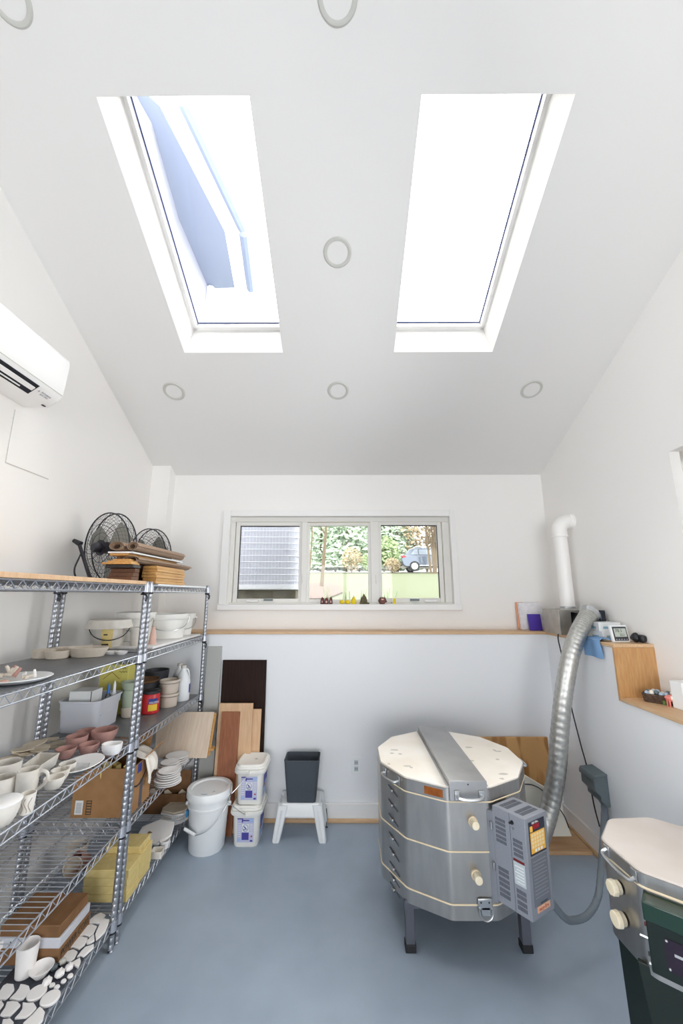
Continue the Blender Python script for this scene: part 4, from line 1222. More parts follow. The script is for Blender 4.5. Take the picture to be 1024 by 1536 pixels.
# ------------------------------------------------------------------ top shelf
liner(YJ0 - 1.14, YJ0 - .012, Z1, 'ply_light', 'long pale wooden board lying on top of the nearer shelf unit', th=.018, nm='top_board', cat='board', bev=.002, x0=SXB + .02, x1=SXF + .006)
liner(YJ1 + .1, 3.05, Z1, 'plastic_white', 'thin white board lying on top of the farther shelf unit', th=.008, nm='top_board', cat='board', x0=SXB + .02, x1=SXF - .005)
ZT = Z1 + .0185
def fan(c, yaw, tilt, lb, rad=.205):
    t = thing('wall_fan', lb, 'fan', (c[0], c[1], c[2] - rad), 'black caged fans on the top shelf')
    f = Vector((math.cos(yaw) * math.cos(tilt), math.sin(yaw) * math.cos(tilt), math.sin(tilt)))
    xx = Vector((0, 0, 1)).cross(f).normalized()
    M = frame(c, xx, f.cross(xx))
    for s, z0, z1, nm in ((1, .024, .06, 'front_grille'), (-1, -.02, -.055, 'rear_grille')):
        m = MB()
        for rr, q, w in ((rad, z0, .0042), (rad * .72, z0 + (z1 - z0) * .6, .0016), (rad * .42, z1 * .97, .0016)):
            m.tube([(rr * math.cos(a), rr * math.sin(a), q) for a in [k * PI / 20 for k in range(40)]], w, 5, closed=True)
        for q in (.2, .3, .52, .62, .82, .91):
            m.tube([(rad * q * math.cos(a), rad * q * math.sin(a), z0 + (z1 - z0) * (1 - q ** 2)) for a in [k * PI / 18 for k in range(36)]], .0007, 3, closed=True)
        for k_ in range(44):
            a0 = k_ * 2 * PI / 44
            pts = []
            for i in range(6):
                q = i / 5
                a = a0 + s * .5 * (1 - q)
                rr = .04 + (rad - .04) * q
                pts.append((rr * math.cos(a), rr * math.sin(a), z0 + (z1 - z0) * (1 - q ** 2)))
            m.tube(pts, .0008 if k_ % 6 else .0019, 3)
        m.lathe([(0, z1 - .004), (.045, z1 - .004), (.045, z1 + .004), (0, z1 + .004)], n=20)
        build(nm, m.xf(M), 'fan_black', t, smooth=0)
    m = MB()
    for k_ in range(24):
        a = k_ * 2 * PI / 24
        m.tube([((rad + .001) * math.cos(a), (rad + .001) * math.sin(a), -.02), ((rad + .001) * math.cos(a), (rad + .001) * math.sin(a), .024)], .001, 3)
    build('cage_side', m.xf(M), 'fan_black', t, smooth=0)
    for k_ in range(3):
        m = MB()
        a0 = k_ * 2 * PI / 3 + .5
        rs = []
        for i in range(6):
            q = i / 5
            rr = .03 + (rad - .05) * q
            w = .35 + .12 * math.sin(PI * q)
            z = .012
            p1 = (rr * math.cos(a0 - w), rr * math.sin(a0 - w), -.016 + .004 * q)
            p2 = (rr * math.cos(a0 + w), rr * math.sin(a0 + w), z + .004 * q)
            pm = (rr * math.cos(a0), rr * math.sin(a0), -.006)
            rs.append([Vector(p1), Vector(pm), Vector(p2), Vector(p2) + Vector((0, 0, .002)), Vector(pm) + Vector((0, 0, .002)), Vector(p1) + Vector((0, 0, .002))])
        build('blade', MB().rings(rs).xf(M), 'fan_blade', t)
    build('hub', MB().lathe([(0, -.02), (.035, -.02), (.035, .02), (.025, .03), (0, .03)], n=20).xf(M), 'fan_black', t)
    build('motor', MB().lathe([(0, -.10), (.022, -.10), (.028, -.092), (.03, -.06), (.026, -.05), (0, -.05)], n=20).xf(M), 'fan_black', t)
    b_ = build('mounting_bracket', MB().tube([(rad * .98, .03, -.055), (rad * .15, -rad * .97, -.075)], .010, 8).xf(M), 'fan_black', t)
    build('bracket_knob', MB().tube([(rad * .95, .03, -.05), (rad * 1.14, .055, -.07)], [.018, .012], 8).xf(M), 'fan_black', b_)
    return t, M
t_, M_ = fan(Vector((-1.375, 2.32, Z1 + .010 + .208)), R(64), R(4), 'larger looking black caged fan at the left end on the top shelf', .205)
cb_ = Vector((-1.30, 2.17, ZT))
build('power_cord', MB().tube(smooth_path([M_ @ Vector((.19, -.03, -.05)), at(118, 838, Y=2.24), at(112, 852, Y=2.21), at(113, 864, Y=2.19), at(122, 872, Y=2.2)], 8), .0045, 6), 'cord_black', t_)
fan(Vector((-1.40, 2.86, Z1 + .008 + .206)), R(62), R(4), 'black caged fan standing farther back behind the brown rolls', .203)
# planks and boards
for i in range(6):
    lb = ['bottom oak plank of the stack under the brown rolls', 'second oak plank from the bottom of the stack under the rolls', 'third oak plank from the bottom of the stack under the rolls', 'third oak plank from the top of the stack under the rolls', 'second oak plank from the top of the stack under the rolls', 'topmost oak plank of the stack under the brown rolls'][i]
    z = Z1 + .009 + i * .0166
    build('oak_plank', MB().box(-1.125 + .004 * (i % 2), 2.225 + .006 * ((i * 2) % 3), z, -1.044 + .003 * ((i + 1) % 2), 2.64 - .01 * (i % 3), z + .0158), 'oak' if i != 2 else 'walnut' if False else 'oak', label=lb, cat='plank', group='oak planks on the top shelf', bevel=.0015)
for i in range(3):
    z = ZT + .0005 + i * .021
    build('walnut_board', MB().box(-1.20, 2.03 + .015 * i, z, -1.075, 2.105, z + .0205), 'walnut', label=['lowest dark walnut board left of the oak planks', 'middle dark walnut board left of the oak planks', 'upper dark walnut board left of the oak planks'][i], cat='board', group='dark walnut boards on the top shelf', bevel=.0015)
build('small_tool_case', MB().box(-1.215, 2.03, ZT + .0645, -1.07, 2.105, ZT + .082), 'black_plastic', label='flat black case between walnut boards and loose oak offcuts', cat='case', bevel=.003)
rnd = random.Random(3)
for i in range(3):
    x0 = -1.225 + .02 * i
    z = ZT + .0825 + .0093 * i
    build('oak_offcut', MB().box(x0, 2.015 + .012 * i, z, x0 + .15 - .03 * i, 2.10, z + .009), 'oak', label=['lowest oak offcut on the flat black case', 'middle oak offcut above the flat black case', 'top oak offcut under the lower brown roll'][i], cat='offcut', group='oak offcuts on the top shelf', bevel=.0015)
build('support_board', MB().box(-1.225, 2.075, Z1 + .150, -1.13, 2.70, Z1 + .161), 'oak', label='oak board carrying the white edged panel under the upper rolls', cat='board', bevel=.0015)
build('lying_board', MB().box(-1.23, 2.065, Z1 + .1615, -1.10, 2.72, Z1 + .170), 'plastic_white', label='white panel lying between the brown rolls', cat='panel', bevel=.001)
for (y_, nm) in ((2.74, 'farther'),):
    build('support_block', MB().box(-1.235, 2.16, ZT + .001, -1.165, 2.66, Z1 + .149), 'walnut', label='dark wooden block holding up the boards behind the oak planks', cat='block', bevel=.002)
def roll(x, z, ya, yb, w, h, th, lb, turns=2.2, dz=0., dx=0.):
    """felt rolled into a flattened spiral"""
    pts = []
    n_ = 60
    for i in range(n_ + 1):
        q = i / n_
        a = q * turns * 2 * PI
        k = 1 - .55 * q
        pts.append((w / 2 * k * math.cos(a), h / 2 * k * math.sin(a)))
    ring = lambda y, f: [Vector((x + p[0] * f0 + dx * f, y, z + p[1] * f0 + dz * f)) for p, f0 in [(p, 1) for p in pts] + [(p, 1 - 2 * th / (w * .9)) for p in reversed(pts)]]
    return build('felt_roll', MB().rings([ring(ya, 0), ring((ya + yb) / 2, .5), ring(yb, 1)]), 'felt', label=lb, cat='roll', group='brown felt rolls on the top shelf', smooth=50)
roll(-1.100, Z1 + .1705 + .0265, 2.06, 2.68, .066, .052, .0035, 'upper right brown felt roll on the white panel')
roll(-1.180, Z1 + .1705 + .0265, 2.05, 2.64, .085, .052, .0035, 'upper left brown felt roll on the white panel', 2.6)
roll(-1.110, Z1 + .1095 + .0195, 2.07, 2.80, .095, .0385, .0035, 'lower brown felt roll on the oak planks', 1.8)

# ------------------------------------------------------------------ second shelf, nearer unit
c = foot(26, 1023, S2)
t_ = thing('dinner_plate', 'white plate heaped with small clay pieces at the left edge of the second shelf', 'plate', c)
r_ = 44 * mpp(c)
build('plate', MB().lathe([(0, 0), (r_ * .55, 0), (r_ * .8, .006), (r_, .016), (r_ - .003, .018), (r_ * .78, .009), (r_ * .5, .004), (0, .004)], c, 40), 'plastic_white', t_)
rnd = random.Random(12)
SH = [(9, 1008, .010, 'clay_cream'), (14, 1006, .011, 'clay_cream'), (28, 1004, .009, 'clay_pink'), (4, 1012, .012, 'clay_cream'), (20, 1013, .010, 'clay_pink'), (36, 1010, .008, 'bisque'), (45, 1011, .008, 'bisque'), (52, 1012, .007, 'bisque'), (33, 1014, .008, 'clay_cream'), (24, 1010, .009, 'clay_cream'), (0, 1006, .010, 'clay_cream'), (40, 1014, .007, 'clay_cream')]
for i, (u, v, rr, mm_) in enumerate(SH):
    p = foot(u, v + 4, S2 + .012)
    if (p - c).length > r_ * .8: p = c + (p - c).normalized() * r_ * .75 + Vector((0, 0, .012))
    ln = rnd.uniform(.018, .04)
    a = rnd.uniform(0, 6.28)
    d = Vector((math.cos(a), math.sin(a), rnd.choice((.2, 1.6)))).normalized()
    nm = {'clay_cream': 'cream', 'clay_pink': 'brownish pink', 'bisque': 'white'}[mm_]
    build('clay_stub', MB().tube([p + Vector((0, 0, rr * .4)), p + Vector((0, 0, rr * .4)) + d * ln * .5, p + Vector((0, 0, rr * .4)) + d * ln], [rr * .8, rr * .65, rr * .5], 9), mm_, label='small ' + nm + ' clay stub piled on the white plate', cat='clay piece', group=nm + ' clay stubs on the plate')
p = foot(2, 1027, S2); build('pink_shard', MB().ico(p + Vector((0, 0, .008)), .014, 2, .2, sc=(1.2, 1, .6)), 'pink_soft', label='pinkish clay lump in front of the plate of clay pieces', cat='clay piece')
# three-lobed dish
c = foot(76, 988, S2)
t_ = thing('lobed_dish', 'cream lobed serving dish with dividers on the second shelf', 'dish', c)
k = mpp(c)
for i, (dx, dy) in enumerate(((-.055, -.02), (.02, -.035), (-.02, .055), (.05, .05))):
    build('compartment', MB().lathe(pot_prof(.046, .054, .036, .005), (c.x + dx, c.y + dy + .05, c.z), 26), 'clay_cream', t_)
c = foot(122, 987, S2)
k = mpp(c)
pot('boat_bowl', c + Vector((0, .045, 0)), .060, .078, .044, 'clay_cream', 'cream oval bowl on the second shelf beside the lobed dish', 'bowl', sx=1.25, sy=.8)
c = foot(170, 983, S2)
t_ = thing('spoon_rest', 'small white leaf shaped spoon rest on the second shelf near the joint post', 'spoon rest', c)
g = MB()
for s in (-1, 1):
    g.lathe([(0, 0), (.016, 0), (.027, .010), (.031, .018), (.028, .018), (.02, .009), (0, .006)], (c.x + s * .026, c.y + .02, c.z), 20, 1.1, .8)
build('dish', g, 'bisque', t_)

# ------------------------------------------------------------------ buckets on the second shelf
def bucket(name, c, r0, r1, h, lb, rim=.012, lidm=None, skirt=0., m='plastic_dirty', grp='white buckets on the second shelf', ang=0., hdark='zinc'):
    t = thing(name, lb, 'bucket', c, grp)
    prof = pot_prof(r0, r1, h, .003)
    build('bucket_body', MB().lathe(prof, c, 36), m, t)
    build('rim', MB().lathe([(r1, h - .035), (r1 + rim * .7, h - .035), (r1 + rim, h - .03), (r1 + rim, h - .002), (r1, h)], c, 36), m, t)
    if lidm:
        hs = skirt
        build('lid', MB().lathe([(0, h + .004), (r1 - .01, h + .004), (r1 + rim + .004, h + .001), (r1 + rim + .02 * (hs > .03), h - hs), (r1 + rim + .016 * (hs > .03), h - hs), (r1 + rim, h - .003), (0, h)], c, 36), lidm, t)
    pts = []
    for i in range(13):
        a = ang - PI / 2 + (i - 6) / 6 * 1.45
        q = abs(i - 6) / 6
        pts.append(Vector(c) + Vector(((r1 + rim + .004) * math.cos(a), (r1 + rim + .004) * math.sin(a), h - .03 - .075 * (1 - q ** 2))))
    b = build('bail', MB().tube(pts, .0026, 6), hdark, t)
    for i in (0, -1):
        build('bail_ear', MB().ico(pts[i], .008, n=5), m, b)
    return t
c = Vector((-1.335, 2.35, S2))
bt = bucket('labelled_bucket', c, .072, .088, .155, 'white bucket with stained yellow label and drooping lid on the second shelf', lidm='plastic_dirty', skirt=.045, hdark='steel_dark', ang=.5)
def cylpatch(c, r0, r1, z0, z1, a0, a1, d=.001, n=8):
    rs = []
    out = [[(c[0] + (r + d_) * math.cos(a0 + (a1 - a0) * i / n), c[1] + (r + d_) * math.sin(a0 + (a1 - a0) * i / n), z) for i in range(n + 1)] for r, z, d_ in ((r0, z0, d), (r1, z1, d), (r1, z1, d + .0006), (r0, z0, d + .0006))]
    m = MB()
    m.rings(out, caps=False, closed=True)
    return m
lb_ = build('paper_label', cylpatch((c.x, c.y), .0725, .083, c.z + .006, c.z + .11, R(-88), R(-48)), 'yellow_foam', bt)
build('label_text', cylpatch((c.x, c.y), .074, .075, c.z + .022, c.z + .03, R(-85), R(-60), .0022), 'black_text', lb_)
build('label_text', cylpatch((c.x, c.y), .079, .080, c.z + .075, c.z + .082, R(-80), R(-66), .0022), 'black_text', lb_)
build('white_board', MB().box(-1.47, YJ1 + .14, S2, -1.055, 3.04, S2 + .012), 'bisque', label='white board lying under the buckets on the second shelf', cat='board', bevel=.002)
SB = S2 + .0125
bucket('white_bucket', Vector((-1.325, 2.62, SB)), .088, .102, .172, 'white bucket half hidden behind the joint post on the second shelf', m='plastic_white_w', lidm='plastic_white_w', skirt=.012)
bucket('wide_bucket', Vector((-1.178, 2.76, SB)), .098, .112, .158, 'largest open white bucket on the second shelf with its handle to the front', m='plastic_white_w', ang=.45)
bucket('white_bucket', Vector((-1.165, 2.97, SB)), .062, .074, .15, 'white bucket at the far end of the second shelf', m='plastic_white_w', ang=.6, lidm='plastic_white_w', skirt=.012)
c = at(204, 968, Y=2.36); c.z = S2
t_ = thing('beige_tumbler', 'beige plastic tumbler standing behind the joint post on the second shelf', 'cup', c)
build('tumbler_body', MB().lathe([(0, 0), (.033, 0), (.033, .003), (.037, .1), (.039, .103), (.039, .112), (.034, .114), (0, .112)], (c.x, c.y, S2), 28), 'plastic_dirty', t_)
c = at(228, 969, Y=2.42); c.z = S2
t_ = thing('pink_bottle', 'slim pinkish bottle standing right of the joint post on the second shelf', 'bottle', c)
build('bottle_body', MB().lathe([(0, 0), (.019, 0), (.021, .004), (.018, .055), (.013, .085), (.009, .1), (.009, .112), (0, .112)], c, 22), 'pink_soft', t_)

# ------------------------------------------------------------------ third shelf: tub, pots, crocks, jugs
tx0, tx1 = -1.485, -1.290
ty0, ty1 = 2.235, 2.455
t_ = thing('storage_tub', 'light grey plastic storage tub on the third shelf holding a white box', 'tub', ((tx0 + tx1) / 2, (ty0 + ty1) / 2, S3f))
cx, cy, w, d = (tx0 + tx1) / 2, (ty0 + ty1) / 2, tx1 - tx0, ty1 - ty0
h = .155
rs = [rrect(w, d, .03, S3f, cx, cy), rrect(w + .010, d + .014, .032, S3f + h - .045, cx, cy), rrect(w + .018, d + .022, .034, S3f + h - .045, cx, cy), rrect(w + .020, d + .024, .034, S3f + h - .010, cx, cy),
      rrect(w + .030, d + .034, .035, S3f + h - .008, cx, cy), rrect(w + .030, d + .034, .035, S3f + h, cx, cy), rrect(w + .012, d + .016, .033, S3f + h, cx, cy), rrect(w - .008, d - .008, .028, S3f + .006, cx, cy)]
build('tub_body', MB().rings(rs), 'plastic_grey', t_)
build('side_panel_line', MB().box(tx1 + .001, ty0 + .03, S3f + .075, tx1 + .0062, ty1 - .03, S3f + .078), 'plastic_grey', t_)
zb = S3f + .10
t_ = thing('card_box', 'white cardboard box standing in the grey tub', 'box', (-1.40, 2.31, zb))
M = Matrix.Translation((-1.40, 2.31, 0)) @ Matrix.Rotation(R(0), 4, 'Z')
bb = build('carton', MB().box(-.06, -.05, S3f + .0065, .058, .05, S3f + .197).xf(M), 'carton', t_, bevel=.002)
build('edge_tape', MB().box(.0555, -.0512, S3f + .10, .0585, -.0492, S3f + .196).xf(M), 'lcd_black', bb, smooth=0)
def small_bottle(x, y, z0, h, r, bm, cm, lb):
    t = thing('squeeze_bottle', lb, 'bottle', (x, y, z0), 'small bottles in the grey tub')
    build('bottle_body', MB().lathe([(0, 0), (r, 0), (r, h * .62), (r * .8, h * .7), (r * .45, h * .75), (0, h * .75)], (x, y, z0), 18), bm, t)
    build('cap', MB().lathe([(0, h * .74), (r * .55, h * .74), (r * .5, h * .9), (r * .15, h), (0, h)], (x, y, z0), 16), cm, t)
small_bottle(-1.328, 2.395, S3f + .0065, .205, .014, 'clear_plastic', 'bottle_blue', 'small clear bottle with a blue cap in the grey tub')
small_bottle(-1.315, 2.43, S3f + .0065, .21, .015, 'plastic_white', 'plastic_white', 'small white bottle with pointed cap in the grey tub')
# yellow bag / box behind
q = at(170, 1012, Y=2.62)
t_ = thing('yellow_bag', 'yellow box with handwriting behind the grey tub on the third shelf', 'box', (-1.43, 2.60, S3f))
bb = build('carton', MB().box(-1.485, 2.56, S3f, -1.31, 2.68, S3f + .285), 'yellow_bag', t_, bevel=.004)
for j, (dx, dz) in enumerate(((0, 0), (.008, -.02))):
    pts = [Vector((-1.375 + dx + .006 * i, 2.559, S3f + .262 + dz + .005 * math.sin(i * 2.1))) for i in range(9)]
    build('handwriting', MB().tube(pts, .0012, 4), 'black_text', bb, smooth=0)
build('printed_peak', MB().tube([(-1.46, 2.559, S3f + .20), (-1.41, 2.559, S3f + .24), (-1.36, 2.559, S3f + .20)], .0015, 4), 'wood_red', bb, smooth=0)
# nested green and cream pots
c = Vector((-1.268, 2.528, S3f))
pot('plastic_pot', c, .040, .047, .055, 'crock', 'cream plastic pot, the lowest of a stack of three by the joint post', 'pot', 'pots stacked by the joint post', t=.004)
pot('plastic_pot', c + Vector((.002, 0, .045)), .040, .052, .105, 'pot_green', 'middle green pot of the stack by the joint post', 'pot', 'pots stacked by the joint post', t=.004)
pot('plastic_pot', c + Vector((.0, .002, .138)), .042, .058, .055, 'pot_green', 'topmost wide green pot of the stack by the joint post', 'pot', 'pots stacked by the joint post', t=.004)
# red coffee can
c = Vector((-1.178, 2.605, S3f))
t_ = thing('coffee_can', 'red plastic coffee can with a black lid behind the joint post', 'can', c)
build('can_body', MB().lathe([(0, 0), (.046, 0), (.05, .004), (.05, .105), (.046, .112), (0, .112)], c, 32), 'can_red', t_)
build('lid', MB().lathe([(0, .132), (.044, .132), (.049, .128), (.049, .112), (0, .112)], c, 32), 'black_plastic', t_)
lb_ = build('front_label', cylpatch((c.x, c.y), .05, .05, c.z + .02, c.z + .055, R(-80), R(-20)), 'can_yellow', t_)
build('label_band', cylpatch((c.x, c.y), .05, .05, c.z + .06, c.z + .088, R(-80), R(-20)), 'can_blue', t_)
lettering('FOLGERS', .017, 'white_text', lb_, frame(Vector((c.x + .0523 * math.cos(R(-45)), c.y + .0523 * math.sin(R(-45)), c.z + .066)), (math.cos(R(45)), math.sin(R(45)), 0), (0, 0, 1)), sx=.8)
# crocks
def crock(z0, lb):
    c = (-1.135, 2.758, z0)
    t = thing('crock', lb, 'crock', c, 'stacked beige crocks')
    build('crock_body', MB().lathe([(0, 0), (.052, 0), (.054, .004), (.057, .062), (.062, .065), (.062, .078), (.058, .08), (.055, .078), (.052, .01), (0, .008)], c, 36), 'crock', t)
    build('band', MB().lathe([(.0615, .0635), (.0628, .0635), (.0628, .0605), (.0565, .0605)], c, 36), 'crock_band', t)
crock(S3f, 'lower of two stacked beige crocks on the third shelf'); crock(S3f + .0805, 'upper of two stacked beige crocks on the third shelf')
def jug(x, y, lb, ang):
    t = thing('gallon_jug', lb, 'jug', (x, y, S3f), 'white jugs on the third shelf')
    c = (x, y, S3f)
    build('jug_body', MB().lathe([(0, 0), (.046, 0), (.05, .006), (.05, .12), (.046, .135), (.026, .178), (.015, .196), (.015, .206), (0, .206)], c, 32), 'plastic_white', t)
    build('cap', MB().lathe([(0, .225), (.0165, .225), (.0175, .222), (.0175, .206), (0, .206)], c, 18), 'plastic_dirty', t)
    d = Vector((math.cos(ang), math.sin(ang), 0))
    o = Vector(c)
    build('handle', MB().tube(smooth_path([o + d * .014 + Vector((0, 0, .198)), o + d * .035 + Vector((0, 0, .19)), o + d * .05 + Vector((0, 0, .155)), o + d * .047 + Vector((0, 0, .115))], 5), .007, 8), 'plastic_white', t)
    l_ = build('side_label', cylpatch((x, y), .05, .05, S3f + .05, S3f + .105, R(-12), R(28)), 'label_blue', t)
jug(-1.105, 2.90, 'white gallon jug right of the beige crocks on the third shelf', R(60))
jug(-1.165, 2.985, 'second white gallon jug, standing behind the first', R(60))
c = Vector((-1.30, 2.74, S3f))
pot('dark_tub', c, .075, .095, .15, 'dark_tub', 'dark grey plastic tub behind the red can on the third shelf', 'tub', t=.004)
pot('dark_bowl', Vector((-1.30, 2.93, S3f)), .06, .08, .19, 'dark_tub', 'dark pot behind the crocks at the far end of the third shelf', 'pot', t=.004)
build('wooden_tray', MB().lathe([(0, .0), (.09, 0), (.1, .012), (.096, .012), (.088, .004), (0, .004)], (-1.30, 2.74, S3f + .152), 30), 'cardboard_dark', label='brown round tray resting on the dark grey tub', cat='tray')

# ------------------------------------------------------------------ third shelf: unglazed pottery of the nearer unit
def potpx(name, u, v, wtop, wbot, hpx, m, lb, cat, grp=None, belly=0., t=.004, sx=1., sy=1., dy=0.):
    c = foot(u, v, S3)
    k = mpp(c)
    kx = k * math.cos(math.atan2(abs(c.x), c.y))
    c = away(c, wbot * kx / 2)
    return pot(name, c, wbot * kx / 2, wtop * kx / 2, hpx * k, m, lb, cat, grp, t, belly, sx, sy)
PK = 'pink clay bowls on the third shelf'
potpx('clay_bowl', 128, 1113, 32, 20, 14, 'clay_pink', 'pink bowl at the back of the group, mostly hidden by the others', 'bowl', PK)
potpx('clay_bowl', 113, 1125, 36, 24, 17, 'clay_pink', 'tall rounded pink bowl left of the largest one', 'bowl', PK, .004)
potpx('clay_bowl', 155, 1117, 42, 28, 18, 'clay_pink', 'largest pink bowl, right behind the white oval bowl', 'bowl', PK, .004)
potpx('clay_bowl', 97, 1140, 34, 20, 14, 'clay_pink', 'small pink bowl at the left end of the pink group', 'bowl', PK, .003)
potpx('clay_bowl', 132, 1133, 32, 24, 13, 'clay_pink', 'small pink bowl in front with clay bits inside', 'bowl', PK, .003)
rnd = random.Random(5)
for (u, v, n_) in ((132, 1128, 3), (97, 1134, 3)):
    for i in range(n_):
        p = foot(u + rnd.uniform(-4, 4), v + rnd.uniform(-3, 1), S3) ; p.z += .012
        where = 'front pink bowl' if u == 132 else 'leftmost small pink bowl'
        build('clay_bit', MB().ico(p + Vector((0, .012, .004)), .006, i, .2, n=6), 'clay_pink', label='little clay bit lying in the ' + where, cat='clay piece', group='clay bits in the ' + where)
c = foot(162, 1134, S3); k = mpp(c)
m = MB().rings([rrect(.062, .042, .02, S3, c.x, c.y + .025), rrect(.082, .058, .026, S3 + .02, c.x, c.y + .025), rrect(.086, .062, .028, S3 + .044, c.x, c.y + .025), rrect(.078, .054, .025, S3 + .044, c.x, c.y + .025), rrect(.06, .04, .018, S3 + .006, c.x, c.y + .025)])
build('oval_dish', m, 'bisque', label='white rounded square bowl by the front rail next to the pink bowls', cat='bowl', smooth=50)
c = foot(123, 1146, S3 + .012)
build('oval_platter', MB().lathe([(0, 0), (.045, 0), (.075, .010), (.090, .017), (.088, .019), (.075, .014), (.045, .005), (0, .005)], (c.x, c.y, S3), 44, .82, 1.12), 'bisque', label='large white oval platter beside the front rail of the third shelf', cat='platter')
# loaf shaped planter
q = [at(u, v, Z=S3 + .045) for u, v in ((31, 1149), (60, 1149), (90, 1129), (60, 1128))]
ce = sum(q, Vector()) / 4
def pl(k_, z): return [Vector((ce.x + (p.x - ce.x) * k_, ce.y + (p.y - ce.y) * k_, z)) for p in q]
m = MB().rings([pl(.84, S3), pl(1.0, S3 + .045), pl(.93, S3 + .0455), pl(.78, S3 + .006)])
build('loaf_planter', m, 'clay_white', label='long rectangular cream clay planter behind the mugs', cat='planter', bevel=.003)
# loose clay slabs at the back
SLB = [(12, 1142, .05), (30, 1134, .045), (22, 1126, .05), (47, 1122, .045), (40, 1136, .04), (58, 1132, .045), (80, 1120, .05), (75, 1114, .042), (5, 1134, .045), (88, 1117, .04)]
NM = ['at the very left edge of the third shelf', 'just behind the rearmost mug', 'left of the rear post', 'lying against the rear post', 'left of the long planter', 'behind the far end of the long planter', 'in front of the grey tub', 'tucked beneath another slab before the tub', 'behind the leftmost slab', 'nearest the pink bowls']
for i, (u, v, rr) in enumerate(SLB):
    c = foot(u, v, S3)
    poly = blob_poly((0, 0), rr * 1.15, i + 20, 6, .3)
    m = MB().prism(poly, 0, .006).rot(R(random.Random(i).uniform(-9, 9)), (0, 0, 0), 'X').rot(R(random.Random(i + 5).uniform(-7, 7)), (0, 0, 0), 'Y')
    mz = min(p.z for p in m.v)
    m.xf(Matrix.Translation((max(c.x, -1.43), c.y, S3 - mz + .0095 * (i % 3))))
    build('clay_slab', m, 'clay_tan', label='thin tan clay slab ' + NM[i], cat='slab', group='thin tan clay slabs on the third shelf', bevel=.001)
# mugs
def mugpx(u, v, wt, wb, hp, ang, lb, m='clay_white', hd=True):
    c = foot(u, v, S3)
    k = mpp(c)
    kx = k * math.cos(math.atan2(abs(c.x), c.y))
    c = away(c, wb * kx / 2)
    mug(c, wb * kx / 2, wt * kx / 2, hp * k, ang, m, lb, with_handle=hd)
mugpx(37, 1198, 36, 31, 36, R(8), 'tall cream mug in front, its handle towards the room')
mugpx(6, 1183, 46, 38, 32, R(10), 'wide cream mug behind the tall mug at the left edge', hd=False)
mugpx(0, 1204, 40, 36, 30, R(160), 'cream mug at the left edge above the lidded bowl')
mugpx(-14, 1188, 34, 30, 26, R(160), 'cream mug cut off by the left edge behind the others')
c = foot(38, 1224, S3); k = mpp(c)
t_ = thing('carved_cup', 'small cream cup with dark carved lines beside the front rail', 'cup', c)
c = away(c, .02)
build('cup_body', MB().lathe(pot_prof(.019, .0225, .06, .0032), c, 30), 'clay_white', t_)
for j in range(3):
    pts = [c + Vector(((.0200 + .0020 * s) * math.cos(R(-100 + j * 34 + 14 * math.sin(s * 5 + j))), (.0200 + .0020 * s) * math.sin(R(-100 + j * 34 + 14 * math.sin(s * 5 + j))), .008 + .042 * s)) for s in [i / 8 for i in range(9)]]
    build('carved_line', MB().tube(pts, .0012, 4), 'clay_in', t_, smooth=0)
# lidded bowl at the left edge
c = away(foot(-4, 1246, S3), .04)
t_ = thing('lidded_bowl', 'deep cream bowl with a white lid at the lower left edge of the third shelf', 'bowl', c)
build('bowl_body', MB().lathe(pot_prof(.034, .050, .064, .005, .006), c, 36), 'clay_white', t_)
build('lid', MB().lathe([(0, .074), (.026, .073), (.048, .069), (.054, .065), (.054, .062), (0, .062)], c, 36), 'bisque', t_)
# small scalloped bowls near the rail
for i, (u, v, w) in enumerate(((79, 1186, 34), (88, 1174, 30), (99, 1164, 28))):
    c = foot(u, v, S3); k = mpp(c)
    kx = k * math.cos(math.atan2(abs(c.x), c.y))
    pot('scalloped_bowl', away(c, w * kx / 2 * .75), w * kx / 2 * .72, w * kx / 2, 15 * k, 'clay_white', ['small cream bowl touching the handle of the tall mug', 'middle one of three small cream bowls along the front rail', 'small cream bowl nearest the white oval platter'][i], 'bowl', 'three small cream bowls along the front rail', .003, .003)
build('clear_tray', MB().rings([rrect(.085, .06, .008, S3, foot(112, 1162, S3).x - .02, foot(112, 1162, S3).y + .02), rrect(.095, .07, .008, S3 + .022, foot(112, 1162, S3).x - .02, foot(112, 1162, S3).y + .02)]), 'clear_plastic', label='small clear plastic tray beside the white oval platter', cat='tray')

# ------------------------------------------------------------------ fourth shelf
def open_box(name, lb, x0, x1, y0, y1, z0, h, m, flaps=(), cat='box', ang=0.):
    t = thing(name, lb, cat, ((x0 + x1) / 2, (y0 + y1) / 2, z0))
    th = .004
    mb = MB().box(x0, y0, z0, x1, y1, z0 + th).box(x0, y0, z0 + th, x0 + th, y1, z0 + h).box(x1 - th, y0, z0 + th, x1, y1, z0 + h).box(x0 + th, y0, z0 + th, x1 - th, y0 + th, z0 + h).box(x0 + th, y1 - th, z0 + th, x1 - th, y1, z0 + h)
    cc = ((x0 + x1) / 2, (y0 + y1) / 2, 0)
    b = build('carton', mb.rot(ang, cc), m, t, smooth=0)
    for f in flaps:
        build('flap', MB().slab(*f).rot(ang, cc), m, t, smooth=0)
    return t, b
bx0, bx1, by0, by1, bh = -1.33, -1.05, 2.185, 2.40, .215
t_, bo = open_box('moulds_box', 'open cardboard shipping box with a barcode label, full of pale moulds', bx0, bx1, by0, by1, S4, bh, 'cardboard',
    [([(bx0, by1, S4 + bh), (bx1 - .02, by1, S4 + bh), (bx1 - .02, by1 + .03, S4 + bh + .10), (bx0, by1 + .03, S4 + bh + .10)], (0, .003, 0)),
     ([(bx1, by0 + .12, S4 + bh), (bx1, by1, S4 + bh), (bx1 + .05, by1 + .03, S4 + bh + .05), (bx1 + .05, by0 + .14, S4 + bh + .05)], (-.003, 0, .002))])
